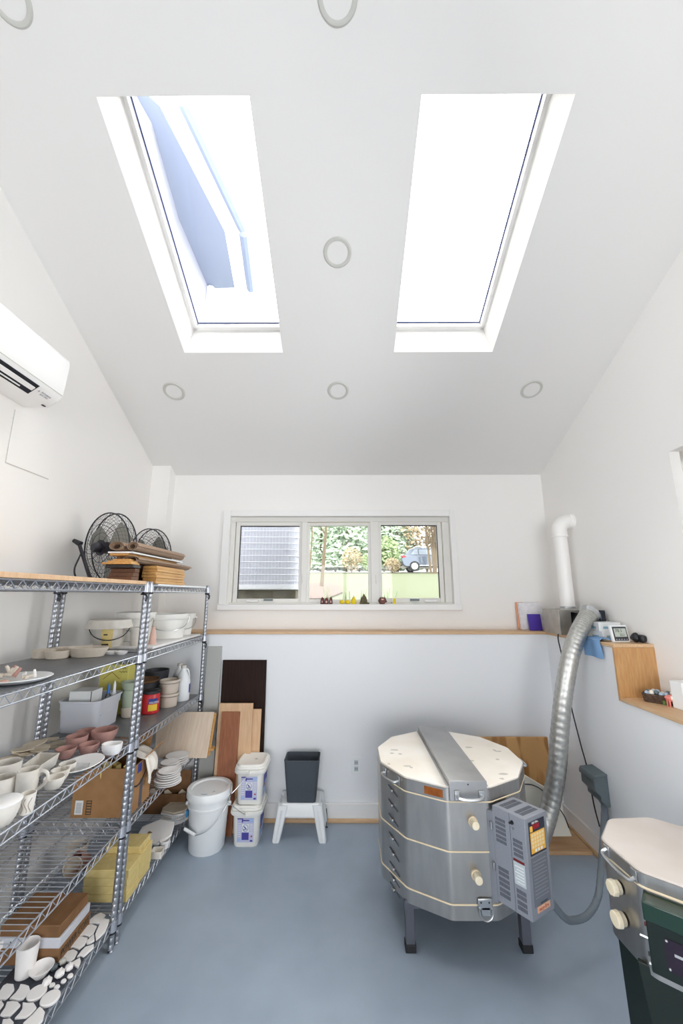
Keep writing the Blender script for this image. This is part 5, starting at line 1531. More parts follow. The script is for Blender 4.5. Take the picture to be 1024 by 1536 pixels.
la = build('barcode_label', MB().box(bx0 + .018, by0 - .0012, S4 + .014, bx0 + .056, by0, S4 + .075), 'carton', bo, smooth=0)
for j in range(9):
    build('barcode_bar', MB().box(bx0 + .024, by0 - .0018, S4 + .022 + j * .005, bx0 + .05, by0 - .001, S4 + .0245 + j * .005), 'grey_text', la, smooth=0)
la = build('printed_panel', MB().box(bx0 + .072, by0 - .0012, S4 + .014, bx0 + .098, by0, S4 + .017).box(bx0 + .072, by0 - .0012, S4 + .072, bx0 + .098, by0, S4 + .075).box(bx0 + .072, by0 - .0012, S4 + .014, bx0 + .074, by0, S4 + .075).box(bx0 + .096, by0 - .0012, S4 + .014, bx0 + .098, by0, S4 + .075), 'black_text', bo, smooth=0)
for j in range(4):
    build('printed_bar', MB().box(bx0 + .075, by0 - .0012, S4 + .024 + j * .012, bx0 + .095, by0, S4 + .028 + j * .012), 'black_text', bo, smooth=0)
# tape and curved arrow on the end facing the room
build('tape', MB().box(bx1, by0 + .098, S4 + .004, bx1 + .001, by0 + .128, S4 + .13), 'ctl_dark', bo, smooth=0)
build('tape', MB().box(bx1, by0 + .06, S4 + bh - .045, bx1 + .001, by0 + .10, S4 + bh - .002), 'can_blue', bo, smooth=0)
sm = [(bx1 + .001, by0 + .02 + .13 * s, S4 + .13 - .03 * math.sin(PI * s) + .025 * s) for s in [i / 12 for i in range(13)]]
build('printed_arrow', MB().tube(sm, [.001 + .004 * math.sin(PI * i / 12) for i in range(13)], 4), 'black_text', bo, smooth=0)
rnd = random.Random(31)
for i in range(9):
    x = bx0 + .035 + (i % 5) * .052; y = by0 + .05 + (i // 5) * .08 + rnd.uniform(-.02, .02)
    a = rnd.uniform(0, 3)
    d = .022
    mm_ = MB().rings([rrect(.046, .03, .006, 0, 0, 0), rrect(.046, .03, .006, .16 + .045 * rnd.random(), 0, 0), rrect(.03, .016, .004, .17, 0, 0), rrect(.03, .016, .004, .12, 0, 0)])
    mm_.rot(R(rnd.uniform(-9, 9)), (0, 0, 0), 'X').rot(a, (0, 0, 0)).xf(Matrix.Translation((x, y, S4 + .012)))
    build('plaster_mould', mm_, 'yellow_foam', label='pale yellow plaster mould poking out of the cardboard shipping box', cat='mould', group='plaster moulds in the shipping box')
# cloth over the box edge
m = MB()
nx, ny = 13, 10
vs = []
for i in range(nx):
    for j in range(ny):
        s, w = i / (nx - 1), j / (ny - 1)
        if s < .5:
            x = bx1 - .16 + .16 * s / .5 + .008
            z = S4 + bh + .004 + .028 * math.sin(PI * s / .5) * (.5 + w) * .8 + .008 * math.sin(w * 11 + s * 9)
        else:
            x = bx1 + .012 + .018 * math.sin((s - .5) * 4) + .006 * math.sin(w * 13)
            z = S4 + bh + .002 - (s - .5) * 2 * (.115 - .05 * w + .02 * math.sin(w * 8))
        y = by0 + .115 + (.075 + .03 * s) * w + .008 * math.sin(s * 8 + w * 3)
        vs.append(Vector((x, y, z)))
N = len(vs)
vs += [p + Vector((.003, 0, .003)) for p in vs]
fs = []
for i in range(nx - 1):
    for j in range(ny - 1):
        a = i * ny + j
        fs += [(a, a + ny, a + ny + 1, a + 1), (N + a, N + a + 1, N + a + ny + 1, N + a + ny)]
for j in range(ny - 1):
    fs += [(j, j + 1, N + j + 1, N + j), ((nx - 1) * ny + j, N + (nx - 1) * ny + j, N + (nx - 1) * ny + j + 1, (nx - 1) * ny + j + 1)]
for i in range(nx - 1):
    a, b = i * ny, (i + 1) * ny
    fs += [(a, N + a, N + b, b), (a + ny - 1, b + ny - 1, N + b + ny - 1, N + a + ny - 1)]
build('white_cloth', m.add(vs, fs), 'cloth_white', label='crumpled white cloth hanging over the edge of the cardboard shipping box', cat='cloth', smooth=180)
# stacks of plates
def stack(u, v, rpx, n_, dz, where, grp, m):
    c = foot(u, v, S4)
    k = mpp(c)
    r_ = rpx * k
    c = c + Vector((-.0, r_ * .9, 0))
    for i in range(n_):
        z = S4 + i * dz
        f = 1 - .25 * (i / max(1, n_ - 1)) * (n_ > 4)
        ordn = 'bottom' if i == 0 else ('top' if i == n_ - 1 else ['', 'second', 'third', 'fourth', 'fifth', 'sixth'][i])
        lb = ('%s white plate of the %s stack on the fourth shelf' % (ordn, where)) if ordn in ('bottom', 'top') else ('%s white plate from the bottom in the %s stack on the fourth shelf' % (ordn, where))
        rr = r_ * f
        build('clay_plate', MB().lathe([(0, 0), (rr * .6, 0), (rr, dz * .75), (rr, dz * .98), (rr * .93, dz * .98), (rr * .55, dz * .45), (0, dz * .45)], (c.x + .004 * math.sin(i * 2.3), c.y + .004 * math.cos(i * 1.7), z), 32), m, label=lb, cat='plate', group=grp)
stack(243, 1184, 20, 7, .0105, 'nearest', 'plates in the nearest stack', 'bisque')
stack(246, 1166, 18, 5, .012, 'middle', 'plates in the middle stack', 'bisque')
stack(258, 1152, 17, 4, .013, 'farthest', 'plates in the farthest stack', 'bisque')
# plywood sheets lying on the rear of the fourth shelf, tipped up
def tipped(name, x0b, x1b, x0t, x1t, yb_, yt, zb_, zt_, m, lb, th=.012):
    q = [(x0b, yb_, zb_), (x1b, yb_, zb_), (x1t, yt, zt_), (x0t, yt, zt_)]
    build(name, MB().slab(q, (0, .5 * th, .86 * th)), m, label=lb, cat='board', bevel=.001)
q0, q1, q2, q3 = at(232, 1137, Y=2.88), at(310, 1137, Y=2.88), at(321, 1070, Y=2.99), at(235, 1071, Y=2.99)
tipped('pale_plywood', q0.x, q1.x, q3.x, q2.x, 2.88, 2.99, q0.z, q2.z, 'ply_pale', 'pale plywood sheet tipped up at the far end of the fourth shelf', .009)
tipped('pale_plywood', q0.x, q1.x + .012, q3.x, q2.x + .010, 2.905, 3.01, q0.z + .004, q2.z - .015, 'oak', 'plywood sheet directly behind the pale tipped sheet, its edge showing', .012)
build('oak_stick', MB().box(-1.03, 2.915, q0.z + .03, -.872, 2.96, q0.z + .045), 'oak', label='oak stick end jutting out behind the tipped plywood sheets', cat='stick', bevel=.002)
t_, bo = open_box('deep_carton', 'brown open carton behind the cloth at the wall side of the fourth shelf', -1.47, -1.22, 2.48, 2.72, S4, .27, 'cardboard_dark')

# ------------------------------------------------------------------ bottom shelf, farther unit
rnd = random.Random(77)
Yb_ = 2.215
names = ['bottom', 'second', 'third', 'top']
for col, (y0, y1) in enumerate(((Yb_, Yb_ + .118), (Yb_ + .121, Yb_ + .245))):
    for i in range(4):
        z = Z5 + .0005 + i * .0335
        dx = rnd.uniform(-.004, .004)
        build('foam_block', MB().box(-1.245 + dx + .01 * col, y0, z, -1.035 + dx, y1, z + .033), 'yellow_foam', label='%s yellow firebrick of the %s pile on the bottom shelf' % (names[i], 'front' if col == 0 else 'rear'), cat='block', group='yellow firebricks in the %s pile' % ('front' if col == 0 else 'rear'), bevel=.002)
z = Z5 + .0005 + 4 * .0335
build('foam_block', MB().box(-1.22, Yb_ + .125, z, -1.045, Yb_ + .24, z + .03), 'yellow_foam', label='single yellow firebrick on top of the rear pile on the bottom shelf', cat='block', bevel=.002)
# hexagonal white kiln shelf tilted on supports
q = [at(u, v, Z=zz) for u, v, zz in ((200, 1266, Z5 + .02), (213, 1243, Z5 + .03), (240, 1232, Z5 + .06), (262, 1236, Z5 + .06), (257, 1255, Z5 + .04), (236, 1269, Z5 + .02))]
build('white_slab', MB().slab(q, (0, 0, .012)), 'bisque', label='six-sided white slab lying tilted on the bottom shelf', cat='slab', bevel=.002)
build('slab_prop', MB().box(-1.17, 2.70, Z5 + .0005, -1.06, 2.76, Z5 + .042), 'cardboard_dark', label='brown prop under the far side of the six-sided white slab', cat='block', bevel=.002)
c = foot(233, 1290, Z5)
m = MB().rings([rrect(.06, .05, .006, Z5 + .0005, c.x - .005, c.y + .03), rrect(.064, .054, .006, Z5 + .035, c.x - .005, c.y + .03), rrect(.058, .048, .005, Z5 + .035, c.x - .005, c.y + .03), rrect(.054, .044, .005, Z5 + .006, c.x - .005, c.y + .03)])
build('square_dish', m, 'clay_white', label='small pale square dish in front of the six-sided slab', cat='dish')
c = foot(234, 1282, Z5)
build('fluted_cup', MB().lathe([(0, 0), (.02, 0), (.028, .03), (.03, .042), (.026, .042), (.018, .006), (0, .006)], (c.x + .02, c.y + .06, Z5 + .0005), 12), 'bisque', label='small white fluted cup beside the pale square dish', cat='cup')
# stack of wavy bats
for i in range(6):
    c = Vector((-1.095, 2.935, Z5 + .0005 + i * .0125))
    poly = blob_poly((c.x, c.y), .098 - .004 * (i % 2), 60 + i, 8, .22)
    build('clay_bat', MB().prism(poly, c.z, c.z + .011), 'clay_tan' if i == 5 else 'bisque', label=['bottom wavy white bat of the stack behind the six-sided slab', 'second wavy white bat from the bottom of that far stack', 'third wavy white bat from the bottom of that far stack', 'third wavy white bat from the top of that far stack', 'white bat just under the tan topmost bat', 'tan wavy bat on top of the stack by the round bucket'][i], cat='bat', group='wavy bats on the bottom shelf', bevel=.002)
t_, bo = open_box('brown_carton', 'brown open carton at the far wall end of the bottom shelf', -1.34, -1.06, 2.99, 3.06, Z5 + .0005, .12, 'cardboard_dark',
   [([(-1.34, 3.06, Z5 + .12), (-1.06, 3.06, Z5 + .12), (-1.06, 3.068, Z5 + .235), (-1.34, 3.068, Z5 + .235)], (0, .003, 0))])
for i in range(3):
    c = (-1.30 + i * .1, 3.022, Z5 + .11)
    poly = blob_poly((0, 0), .035, 90 + i, 5, .4)
    m = MB().prism(poly, 0, .006).rot(R(70), (0, 0, 0), 'X').rot(R(20 * i), (0, 0, 0)).xf(Matrix.Translation(c))
    build('clay_scrap', m, 'clay_tan', label='tan clay scrap sticking out of the brown carton, %s' % ['on its wall side', 'in its middle', 'at its room end'][i], cat='clay piece', group='clay scraps in the brown carton', bevel=.001)
# vessels seen through the wires
c = Vector((-1.44, 2.46, Z5 + .0005))
pot('clay_vessel', c, .04, .055, .11, 'clay_cream', 'cream clay vessel seen through the fourth shelf wires', 'vessel')
m = MB().lathe(pot_prof(.035, .045, .07, .005)).rot(R(62), (0, 0, 0), 'X').rot(R(-30), (0, 0, 0)).xf(Matrix.Translation((-1.36, 2.43, Z5 + .044)))
build('clay_cup', m, 'clay_pink', label='brownish clay cup lying on its side, seen through the shelf wires', cat='cup')
m = MB().lathe(pot_prof(.032, .044, .06, .005)).rot(R(48), (0, 0, 0), 'X').rot(R(40), (0, 0, 0)).xf(Matrix.Translation((-1.40, 2.36, Z5 + .042)))
build('clay_cup', m, 'clay_cream', label='pale clay cup tipped over, seen through the shelf wires', cat='cup')

# ------------------------------------------------------------------ bottom shelf, nearer unit
bxa, bxb, bya, byb = -1.385, -1.125, 1.885, 2.085
zb = S5
t_ = thing('shipping_carton', 'brown carton with white tray edge and dark printing on the bottom shelf', 'box', ((bxa + bxb) / 2, (bya + byb) / 2, zb))
th = .004
ou = MB().box(bxa, bya, zb, bxb, byb, zb + .055)
oc = build('outer_carton', ou, 'cardboard_dark', t_, bevel=.002)
lettering('POWER CORE', .036, 'black_text', oc, frame(Vector((bxb + .0008, (bya + byb) / 2, zb + .030)), (0, 1, 0), (0, 0, 1)), sx=.78)
build('tray', MB().box(bxa + .004, bya + .003, zb + .05, bxb - .003, byb - .004, zb + .088), 'plastic_grey', t_, bevel=.003)
lettering('A', .02, 'black_text', t_, frame(Vector((bxa + .06, bya + .0024, zb + .07)), (1, 0, 0), (0, 0, 1)))
build('inner_carton', MB().box(bxa + .008, bya + .008, zb + .085, bxb - .012, byb - .01, zb + .128), 'cardboard_dark', t_, bevel=.003)
build('bubble_wrap', MB().rings([rrect(.07, .16, .02, zb, -1.43, 1.80), rrect(.08, .17, .03, zb + .02, -1.43, 1.80), rrect(.06, .15, .02, zb + .036, -1.43, 1.80)]), 'clear_plastic', label='clear plastic wrap lying left of the brown carton on the bottom shelf', cat='wrap')
# tall cup and bowl
c = foot(28, 1472, S5); k = mpp(c)
pot('tall_cup', c + Vector((0, .028, 0)), .031, .038, .10, 'bisque', 'tall white unglazed cup on the bottom shelf beside the brown carton', 'cup', t=.003, n=40)
c = foot(52, 1475, S5)
pot('small_bowl', c + Vector((0, .028, 0)), .020, .042, .03, 'bisque', 'small white bowl between the tall cup and the tiny pumpkins', 'bowl', t=.003)
p = foot(0, 1450, S5)
pot('cup', p + Vector((-.03, .03, 0)), .03, .035, .08, 'bisque', 'white cup cut off by the left edge on the bottom shelf', 'cup', t=.003)
# pumpkins
def pumpkin(u, v, rr, m_, lb, grp):
    c = foot(u, v, S5)
    t = thing('tiny_pumpkin', lb, 'pumpkin', c, grp)
    mb = MB()
    n_, k_ = 8, 24
    vs = []
    for i in range(n_ + 1):
        a = PI * i / n_
        for j in range(k_):
            b = 2 * PI * j / k_
            q = rr * math.sin(a) * (1 + .08 * math.cos(8 * b))
            vs.append((c.x + q * math.cos(b), c.y + q * math.sin(b), c.z + rr * .78 * (1 - math.cos(a)) - .18 * rr * (math.exp(-(a - PI) ** 2 * 6) if a > 2 else 0)))
    fs = [(i * k_ + j, i * k_ + (j + 1) % k_, (i + 1) * k_ + (j + 1) % k_, (i + 1) * k_ + j) for i in range(n_) for j in range(k_)]
    build('body', mb.add(vs, fs), m_, t)
    tp = c + Vector((0, 0, rr * 1.25))
    build('stem', MB().tube(smooth_path([tp, tp + Vector((.001, 0, rr * .35)), tp + Vector((.004, .002, rr * .6))], 3), rr * .13, 6), m_, t)
pumpkin(70, 1478, .0155, 'bisque', 'tiny white ribbed pumpkin nearest the small bowl', 'tiny pumpkins on the bottom shelf')
pumpkin(89, 1466, .0165, 'bisque', 'largest tiny white pumpkin, in the middle of the bunch', 'tiny pumpkins on the bottom shelf')
pumpkin(103, 1456, .0145, 'bisque', 'tiny white pumpkin closest to the scalloped tiles', 'tiny pumpkins on the bottom shelf')
pumpkin(80, 1456, .0135, 'elec_grey', 'tiny grey pumpkin next to the brown carton corner', 'tiny pumpkins on the bottom shelf')
pumpkin(93, 1447, .0135, 'ring_grey', 'tiny pale grey pumpkin behind the white ones', 'tiny pumpkins on the bottom shelf')
for u, v, rr, lb in ((105, 1466, .011, 'right of the pumpkins by the front rail'), (95, 1474, .010, 'in front of the largest tiny pumpkin'), (78, 1480, .0105, 'beside the pumpkin nearest the small bowl'), (85, 1483, .0105, 'nearest the two large round discs')):
    c = foot(u, v, S5)
    build('egg_disc', MB().lathe([(0, 0), (rr * .8, 0), (rr, .004), (rr * .8, .008), (0, .009)], c, 20, 1, .85), 'bisque', label='small white rounded disc ' + lb, cat='disc', group='small white discs on the bottom shelf')
for u, v, lb in ((55, 1492, 'large flat round white disc behind the other, left of it'), (75, 1500, 'large flat round white disc close to the front rail')):
    c = foot(u, v, S5)
    build('round_disc', MB().lathe([(0, 0), (.030, 0), (.031, .002), (.031, .007), (.029, .009), (0, .009)], c, 36, 1, 1), 'bisque', label=lb, cat='disc', group='two large round discs')
# scalloped and pointed tiles traced on the shelf plane
TT = [
 ([(590, 215), (640, 160), (700, 105), (780, 70), (845, 100), (800, 180), (770, 215), (700, 200)], 0, 'scalloped white tile farthest along the row beside the carton'),
 ([(465, 385), (520, 310), (590, 240), (660, 215), (730, 245), (690, 330), (630, 378), (560, 358)], 0, 'second scalloped white tile from the far end of the row'),
 ([(335, 535), (390, 460), (450, 400), (520, 373), (615, 392), (575, 480), (500, 538), (420, 512)], 0, 'third scalloped white tile from the far end, slightly pinkish'),
 ([(225, 660), (290, 600), (340, 568), (430, 538), (485, 570), (445, 650), (380, 700), (300, 680)], 0, 'scalloped white tile of the row partly behind the tiny pumpkins'),
 ([(705, 345), (740, 260), (775, 190), (825, 138), (860, 155), (895, 152), (870, 230), (835, 310), (770, 380), (715, 425)], 0, 'longest pointed white tile nearest the joint post'),
 ([(590, 440), (640, 390), (692, 345), (700, 425), (640, 465), (600, 470)], 0, 'small triangular white tile between two long ones by the rail'),
 ([(470, 638), (520, 570), (580, 508), (640, 490), (692, 468), (690, 515), (620, 580), (560, 632), (520, 620)], 0, 'long pointed white tile in the middle of the rail side'),
 ([(398, 712), (450, 682), (512, 645), (525, 692), (492, 778), (440, 745)], 0, 'short white tile with notched corner beside the tiny pumpkins'),
 ([(40, 835), (90, 805), (175, 815), (188, 885), (115, 975), (65, 1010), (0, 1000), (-20, 930)], 1, 'white bow shaped tile below the tall cup at the left edge'),
 ([(120, 1000), (200, 925), (240, 870), (262, 812), (320, 820), (372, 838), (392, 905), (300, 1005), (245, 1022)], 1, 'white bow shaped tile left of the farther round disc'),
 ([(-60, 1140), (-20, 1060), (15, 1015), (52, 1070), (0, 1135)], 1, 'white tile cut off by the left edge in the nearest rows'),
 ([(0, 1205), (60, 1120), (88, 1040), (160, 1030), (228, 1038), (268, 1082), (200, 1155), (125, 1228), (60, 1225)], 1, 'white bow shaped tile in the second nearest row, left one'),
 ([(183, 1255), (245, 1190), (285, 1130), (290, 1045), (360, 1055), (432, 1050), (472, 1112), (400, 1195), (335, 1240)], 1, 'white bow shaped tile in the second nearest row, right one'),
 ([(288, 1320), (350, 1260), (405, 1215), (470, 1140), (508, 1102), (545, 1125), (578, 1170), (550, 1275), (480, 1345), (400, 1400)], 1, 'white tile nearest the rail at the bottom of the photo'),
 ([(10, 1380), (25, 1320), (38, 1262), (90, 1258), (132, 1252), (178, 1302), (150, 1400)], 1, 'white tile cut off by the bottom edge of the photo'),
]
for pts, which, lb in TT:
    ox, oy, sc = (60, 1360, 8.533) if which == 0 else (0, 1380, 8.533)
    q = [at(ox + x / sc, oy + y / sc, Z=S5 + .007) for x, y in pts]
    cxx = sum((p.x for p in q)) / len(q); cyy = sum((p.y for p in q)) / len(q)
    poly = [(cxx + (p.x - cxx) * .98, cyy + (p.y - cyy) * .98) for p in q]
    build('white_tile', MB().prism(poly, S5, S5 + .007), 'bisque', label=lb, cat='tile', group='white unglazed tiles on the bottom shelf', bevel=.0015)
# ------------------------------------------------------------------ ornaments on the window sill
SZ = BZ0 + .0022
def sillx(u): return at(u, 904, Y=3.335).x
t_ = None
for u, w, h, lb in ((483, .013, .055, 'leftmost pointed maroon house ornament on the window sill'), (489.5, .017, .052, 'middle maroon house ornament, standing in front of its two neighbours'), (496, .012, .056, 'rightmost of three pointed maroon house ornaments on the sill')):
    x = sillx(u)
    yy = 3.335 if u == 489.5 else 3.352
    t = thing('maroon_ornament', lb, 'ornament', (x, yy, SZ), 'pointed maroon ornaments on the sill')
    arch = [(-w, 0), (-w, h * .45), (-w * .75, h * .75), (-w * .25, h), (w * .25, h), (w * .75, h * .75), (w, h * .45), (w, 0)]
    build('body', MB().rings([[(x + a, yy + d, SZ + b) for a, b in arch] for d in (-.012, .012)]), 'fig_maroon', t, bevel=.002)
    build('dark_arch', MB().tube([(x + a * .97, yy - .0125, SZ + b * .97) for a, b in arch], .0022, 5), 'black_plastic', t, smooth=0)
    build('window_mark', MB().box(x - w * .35, yy - .0135, SZ + h * .2, x + w * .35, yy - .012, SZ + h * .5), 'pink_soft', t, smooth=0)
for u, lb in ((513, 'left one of two small round lemon yellow balls on the sill'), (521.5, 'right one of two small round lemon yellow balls on the sill')):
    x = sillx(u)
    build('yellow_ball', MB().ico((x, 3.335, SZ + .0175), .0225, n=8, sc=(1, 1, .78)), 'fig_yellow', label=lb, cat='ornament', group='round yellow ornaments on the sill')
x = sillx(530.5)
t_ = thing('yellow_pear', 'upright yellow pear shaped ornament on the window sill', 'ornament', (x, 3.335, SZ))
build('body', MB().lathe([(0, 0), (.014, 0), (.0215, .012), (.022, .024), (.016, .042), (.009, .054), (.005, .060), (0, .062)], (x, 3.335, SZ), 24), 'fig_yellow', t_)
build('stem', MB().cyl((x, 3.335, SZ + .06), (x + .002, 3.335, SZ + .069), .002, .0015, 6), 'fig_olive', t_)
x = sillx(545)
t_ = thing('bundle_ornament', 'olive brown bundle of upright pointed sticks on the window sill', 'ornament', (x, 3.338, SZ))
for i, (dx, dy, tx, h, w) in enumerate(((-.022, 0, -.006, .062, .010), (-.010, -.008, .004, .082, .009), (.003, .004, .006, .076, .010), (.014, -.006, .010, .070, .010), (.026, .004, .018, .060, .009))):
    build('stick', MB().tube([(x + dx, 3.338 + dy, SZ + .001), (x + (dx + tx) / 2, 3.338 + dy, SZ + h * .6), (x + tx, 3.338 + dy * .5, SZ + h)], [w, w * .85, w * .45], 7), 'fig_olive', t_)
build('base', MB().box(x - .033, 3.322, SZ, x + .048, 3.355, SZ + .012), 'fig_olive', t_, bevel=.004)
x = sillx(573)
t_ = thing('brown_polyhedron', 'dark brown many sided ornament in front of the right mullion', 'ornament', (x, 3.332, SZ))
m = MB().prism([(.031 * math.cos(k * PI / 3), .031 * math.sin(k * PI / 3)) for k in range(6)], -.022, .022)
m.rot(PI / 2, (0, 0, 0), 'X').rot(R(6), (0, 0, 0)).xf(Matrix.Translation((x, 3.332, SZ + .0272)))
build('body', m, 'fig_brown', t_, bevel=.005)
build('side_wing', MB().box(x + .016, 3.325, SZ + .012, x + .033, 3.345, SZ + .058).rot(R(-20), (x + .024, 3.33, SZ + .034), 'Y'), 'fig_brown', t_, bevel=.003)
build('highlight_plate', MB().box(x - .008, 3.3085, SZ + .033, x + .01, 3.3095, SZ + .043), 'pink_soft', t_, smooth=0)
x = sillx(590)
t_ = thing('painted_ornament', 'small yellow and white painted ornament by the right window', 'ornament', (x, 3.338, SZ))
build('body', MB().tube([(x + .002, 3.338, SZ), (x + .004, 3.338, SZ + .03), (x + .006, 3.338, SZ + .047)], [.013, .014, .008], 12), 'fig_yellow', t_)
build('white_side', MB().tube([(x - .011, 3.336, SZ), (x - .011, 3.336, SZ + .03), (x - .008, 3.336, SZ + .045)], [.008, .008, .005], 10), 'plastic_white', t_)
build('dark_mark', MB().box(x - .016, 3.326, SZ + .004, x - .010, 3.33, SZ + .018), 'can_blue', t_, bevel=.001)

# ------------------------------------------------------------------ outside
def gz(y): return 1.33 + .070 * (y - 3.6) if y < 30 else 1.33 + .070 * 26.4 + .03 * (y - 30)
ys = [3.52, 5, 8, 12, 18, 24, 29.5, 34, 60, 120]
m = MB()
vs = [(x, y, gz(y)) for y in ys for x in (-60, 60)] + [(x, y, gz(y) - .3) for y in ys for x in (-60, 60)]
n_ = len(ys) * 2
fs = [(2 * i, 2 * i + 1, 2 * i + 3, 2 * i + 2) for i in range(len(ys) - 1)]
build('lawn', m.add(vs[:n_], fs), 'lawn', kind='structure', smooth=0)
build('gravel_strip', MB().add([(-3, 3.5, gz(3.6) - .01), (3, 3.5, gz(3.6) - .01), (3, 4.9, gz(4.9) + .004), (-3, 4.9, gz(4.9) + .004)], [(0, 1, 2, 3)]), 'gravel', kind='structure', smooth=0)
build('mulch_bed', MB().prism([(-1.6, 5.6), (-.25, 5.7), (-.02, 7.0), (-.05, 9.5), (-.35, 11.5), (-1.9, 11.5)], 0, .02).xf(Matrix(((1, 0, 0, 0), (0, 1, 0, 0), (0, .070, 1, 1.33 - .070 * 3.6 + .006), (0, 0, 0, 1)))), 'mulch', kind='structure', smooth=0)
build('driveway', MB().prism([(-10, 27.2), (30, 27.2), (30, 30.5), (-10, 30.5)], 0, .02).xf(Matrix(((1, 0, 0, 0), (0, 1, 0, 0), (0, .070, 1, 1.33 - .070 * 3.6 + .02), (0, 0, 0, 1)))), 'asphalt', kind='structure', smooth=0)
# outdoor condenser unit with wire guard
t_ = thing('heat_pump', 'outdoor heat pump unit with a wire guard, seen through the left window pane', 'heat pump', (-.95, 4.55, 1.59))
cx, cy, w, d, z0, z1 = -.98, 4.62, 1.02, .85, 1.60, 2.62
build('housing', MB().rings([rrect(w - .03, d - .03, .17, z, cx, cy, 8) for z in (z0 + .04, z1)]), 'cond_metal', t_)
build('base_pan', MB().rings([rrect(w, d, .18, z, cx, cy, 8) for z in (z0, z0 + .055)]), 'cond_wire', t_, bevel=.008)
m = MB()
z = z0 + .09
while z < z1:
    m.tube(rrect(w, d, .18, z, cx, cy, 8), .0042, 4, closed=True)
    z += .066
ring = rrect(w, d, .18, 0, cx, cy, 8)
per = []
for i in range(len(ring)):
    a, b = Vector(ring[i]), Vector(ring[(i + 1) % len(ring)])
    k_ = max(1, round((b - a).length / .035))
    per += [a.lerp(b, j / k_) for j in range(k_)]
for p in per:
    m.tube([(p.x, p.y, z0 + .05), (p.x, p.y, z1)], .0014, 4)
build('wire_guard', m, 'cond_wire', t_, smooth=0)
m = MB().box(cx + w / 2 + .002, cy - .1, z1 - .8, cx + w / 2 + .02, cy + .05, z1 - .1)
for i in range(8):
    pass
build('corner_slots', MB().box(cx + w / 2 - .02, cy - d / 2 + .30, z0 + .25, cx + w / 2 + .012, cy - d / 2 + .36, z0 + .62), 'black_plastic', t_, smooth=0)
rnd = random.Random(2)
for i in range(7):
    x = -1.45 + i * .15
    r_ = rnd.uniform(.07, .1)
    build('stone', MB().ico((x, 4.22 + rnd.uniform(-.05, .12), gz(4.25) + r_ * .5), r_, i, .18, n=8, sc=(1.1, 1, .8)), 'stone' if i % 3 else 'gravel', label='%s stone from the left under the outdoor heat pump' % ['first', 'second', 'third', 'fourth', 'fifth', 'sixth', 'seventh'][i], cat='stone', group='stones under the heat pump')
build('support_slab', MB().box(-1.5, 4.28, gz(4.3) - .05, -.5, 5.0, 1.60), 'gravel', label='rough concrete slab beneath the outdoor heat pump', cat='slab', bevel=.01)
# trees and shrubs
def foliage(c, rx, rz, n_, leaf, seed, m, t, cone=False, name='foliage'):
    rn = random.Random(seed)
    mb = MB()
    vs, fs = [], []
    for i in range(n_):
        while True:
            p = Vector((rn.uniform(-1, 1), rn.uniform(-1, 1), rn.uniform(-1, 1)))
            if .25 < p.length < 1: break
        if cone:
            hgt = rn.random() ** 1.5
            a = rn.uniform(0, 2 * PI); q = (1 - hgt) * (.55 + .45 * rn.random())
            p = Vector((q * math.cos(a), q * math.sin(a), hgt * 2 - 1))
        pos = Vector((c[0] + p.x * rx, c[1] + p.y * rx, c[2] + p.z * rz))
        u_ = Vector((rn.gauss(0, 1), rn.gauss(0, 1), rn.gauss(0, .6))).normalized()
        v_ = u_.orthogonal().normalized()
        s_ = leaf * rn.uniform(.6, 1.4)
        k0 = len(vs)
        vs += [pos - u_ * s_, pos + v_ * s_ * .55, pos + u_ * s_, pos - v_ * s_ * .55]
        fs.append((k0, k0 + 1, k0 + 2, k0 + 3))
    mb.add(vs, fs)
    return build(name, mb, m, t, smooth=0)
def tree(name, lb, x, y, h, rx, m, seed, leaf=.16, n_=1500, cone=False, grp='trees beyond the lawn', z=None, trunk=.12):
    z = gz(y) if z is None else z
    t = thing(name, lb, 'tree', (x, y, z), grp)
    build('trunk', MB().tube([(x, y, z - .1), (x + .05, y, z + h * .5), (x, y, z + h * .85)], [trunk, trunk * .6, trunk * .15], 8), 'bark', t)
    foliage((x, y, z + h * .55), rx, h * .5, n_, leaf, seed, m, t, cone)
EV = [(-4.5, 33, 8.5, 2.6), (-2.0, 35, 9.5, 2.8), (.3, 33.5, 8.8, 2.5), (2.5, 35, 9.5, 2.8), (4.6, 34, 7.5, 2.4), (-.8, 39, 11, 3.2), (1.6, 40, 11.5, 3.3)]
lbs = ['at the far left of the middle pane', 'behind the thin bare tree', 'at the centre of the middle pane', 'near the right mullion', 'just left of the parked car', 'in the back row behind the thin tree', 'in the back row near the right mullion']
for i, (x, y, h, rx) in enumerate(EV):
    tree('evergreen_tree', 'hazy green evergreen tree beyond the lawn, ' + lbs[i], x, y, h, rx, 'pine_hazed', i, .24, 2600, True)
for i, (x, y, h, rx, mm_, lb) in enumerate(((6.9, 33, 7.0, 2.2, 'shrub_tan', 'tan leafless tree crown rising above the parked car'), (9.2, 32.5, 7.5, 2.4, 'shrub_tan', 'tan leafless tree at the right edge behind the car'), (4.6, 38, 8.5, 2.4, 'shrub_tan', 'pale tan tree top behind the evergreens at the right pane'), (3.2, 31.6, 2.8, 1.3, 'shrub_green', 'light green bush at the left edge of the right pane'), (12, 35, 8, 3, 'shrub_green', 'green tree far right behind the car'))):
    tree('broad_tree', lb, x, y, h, rx, mm_, 40 + i, .17, 1700)
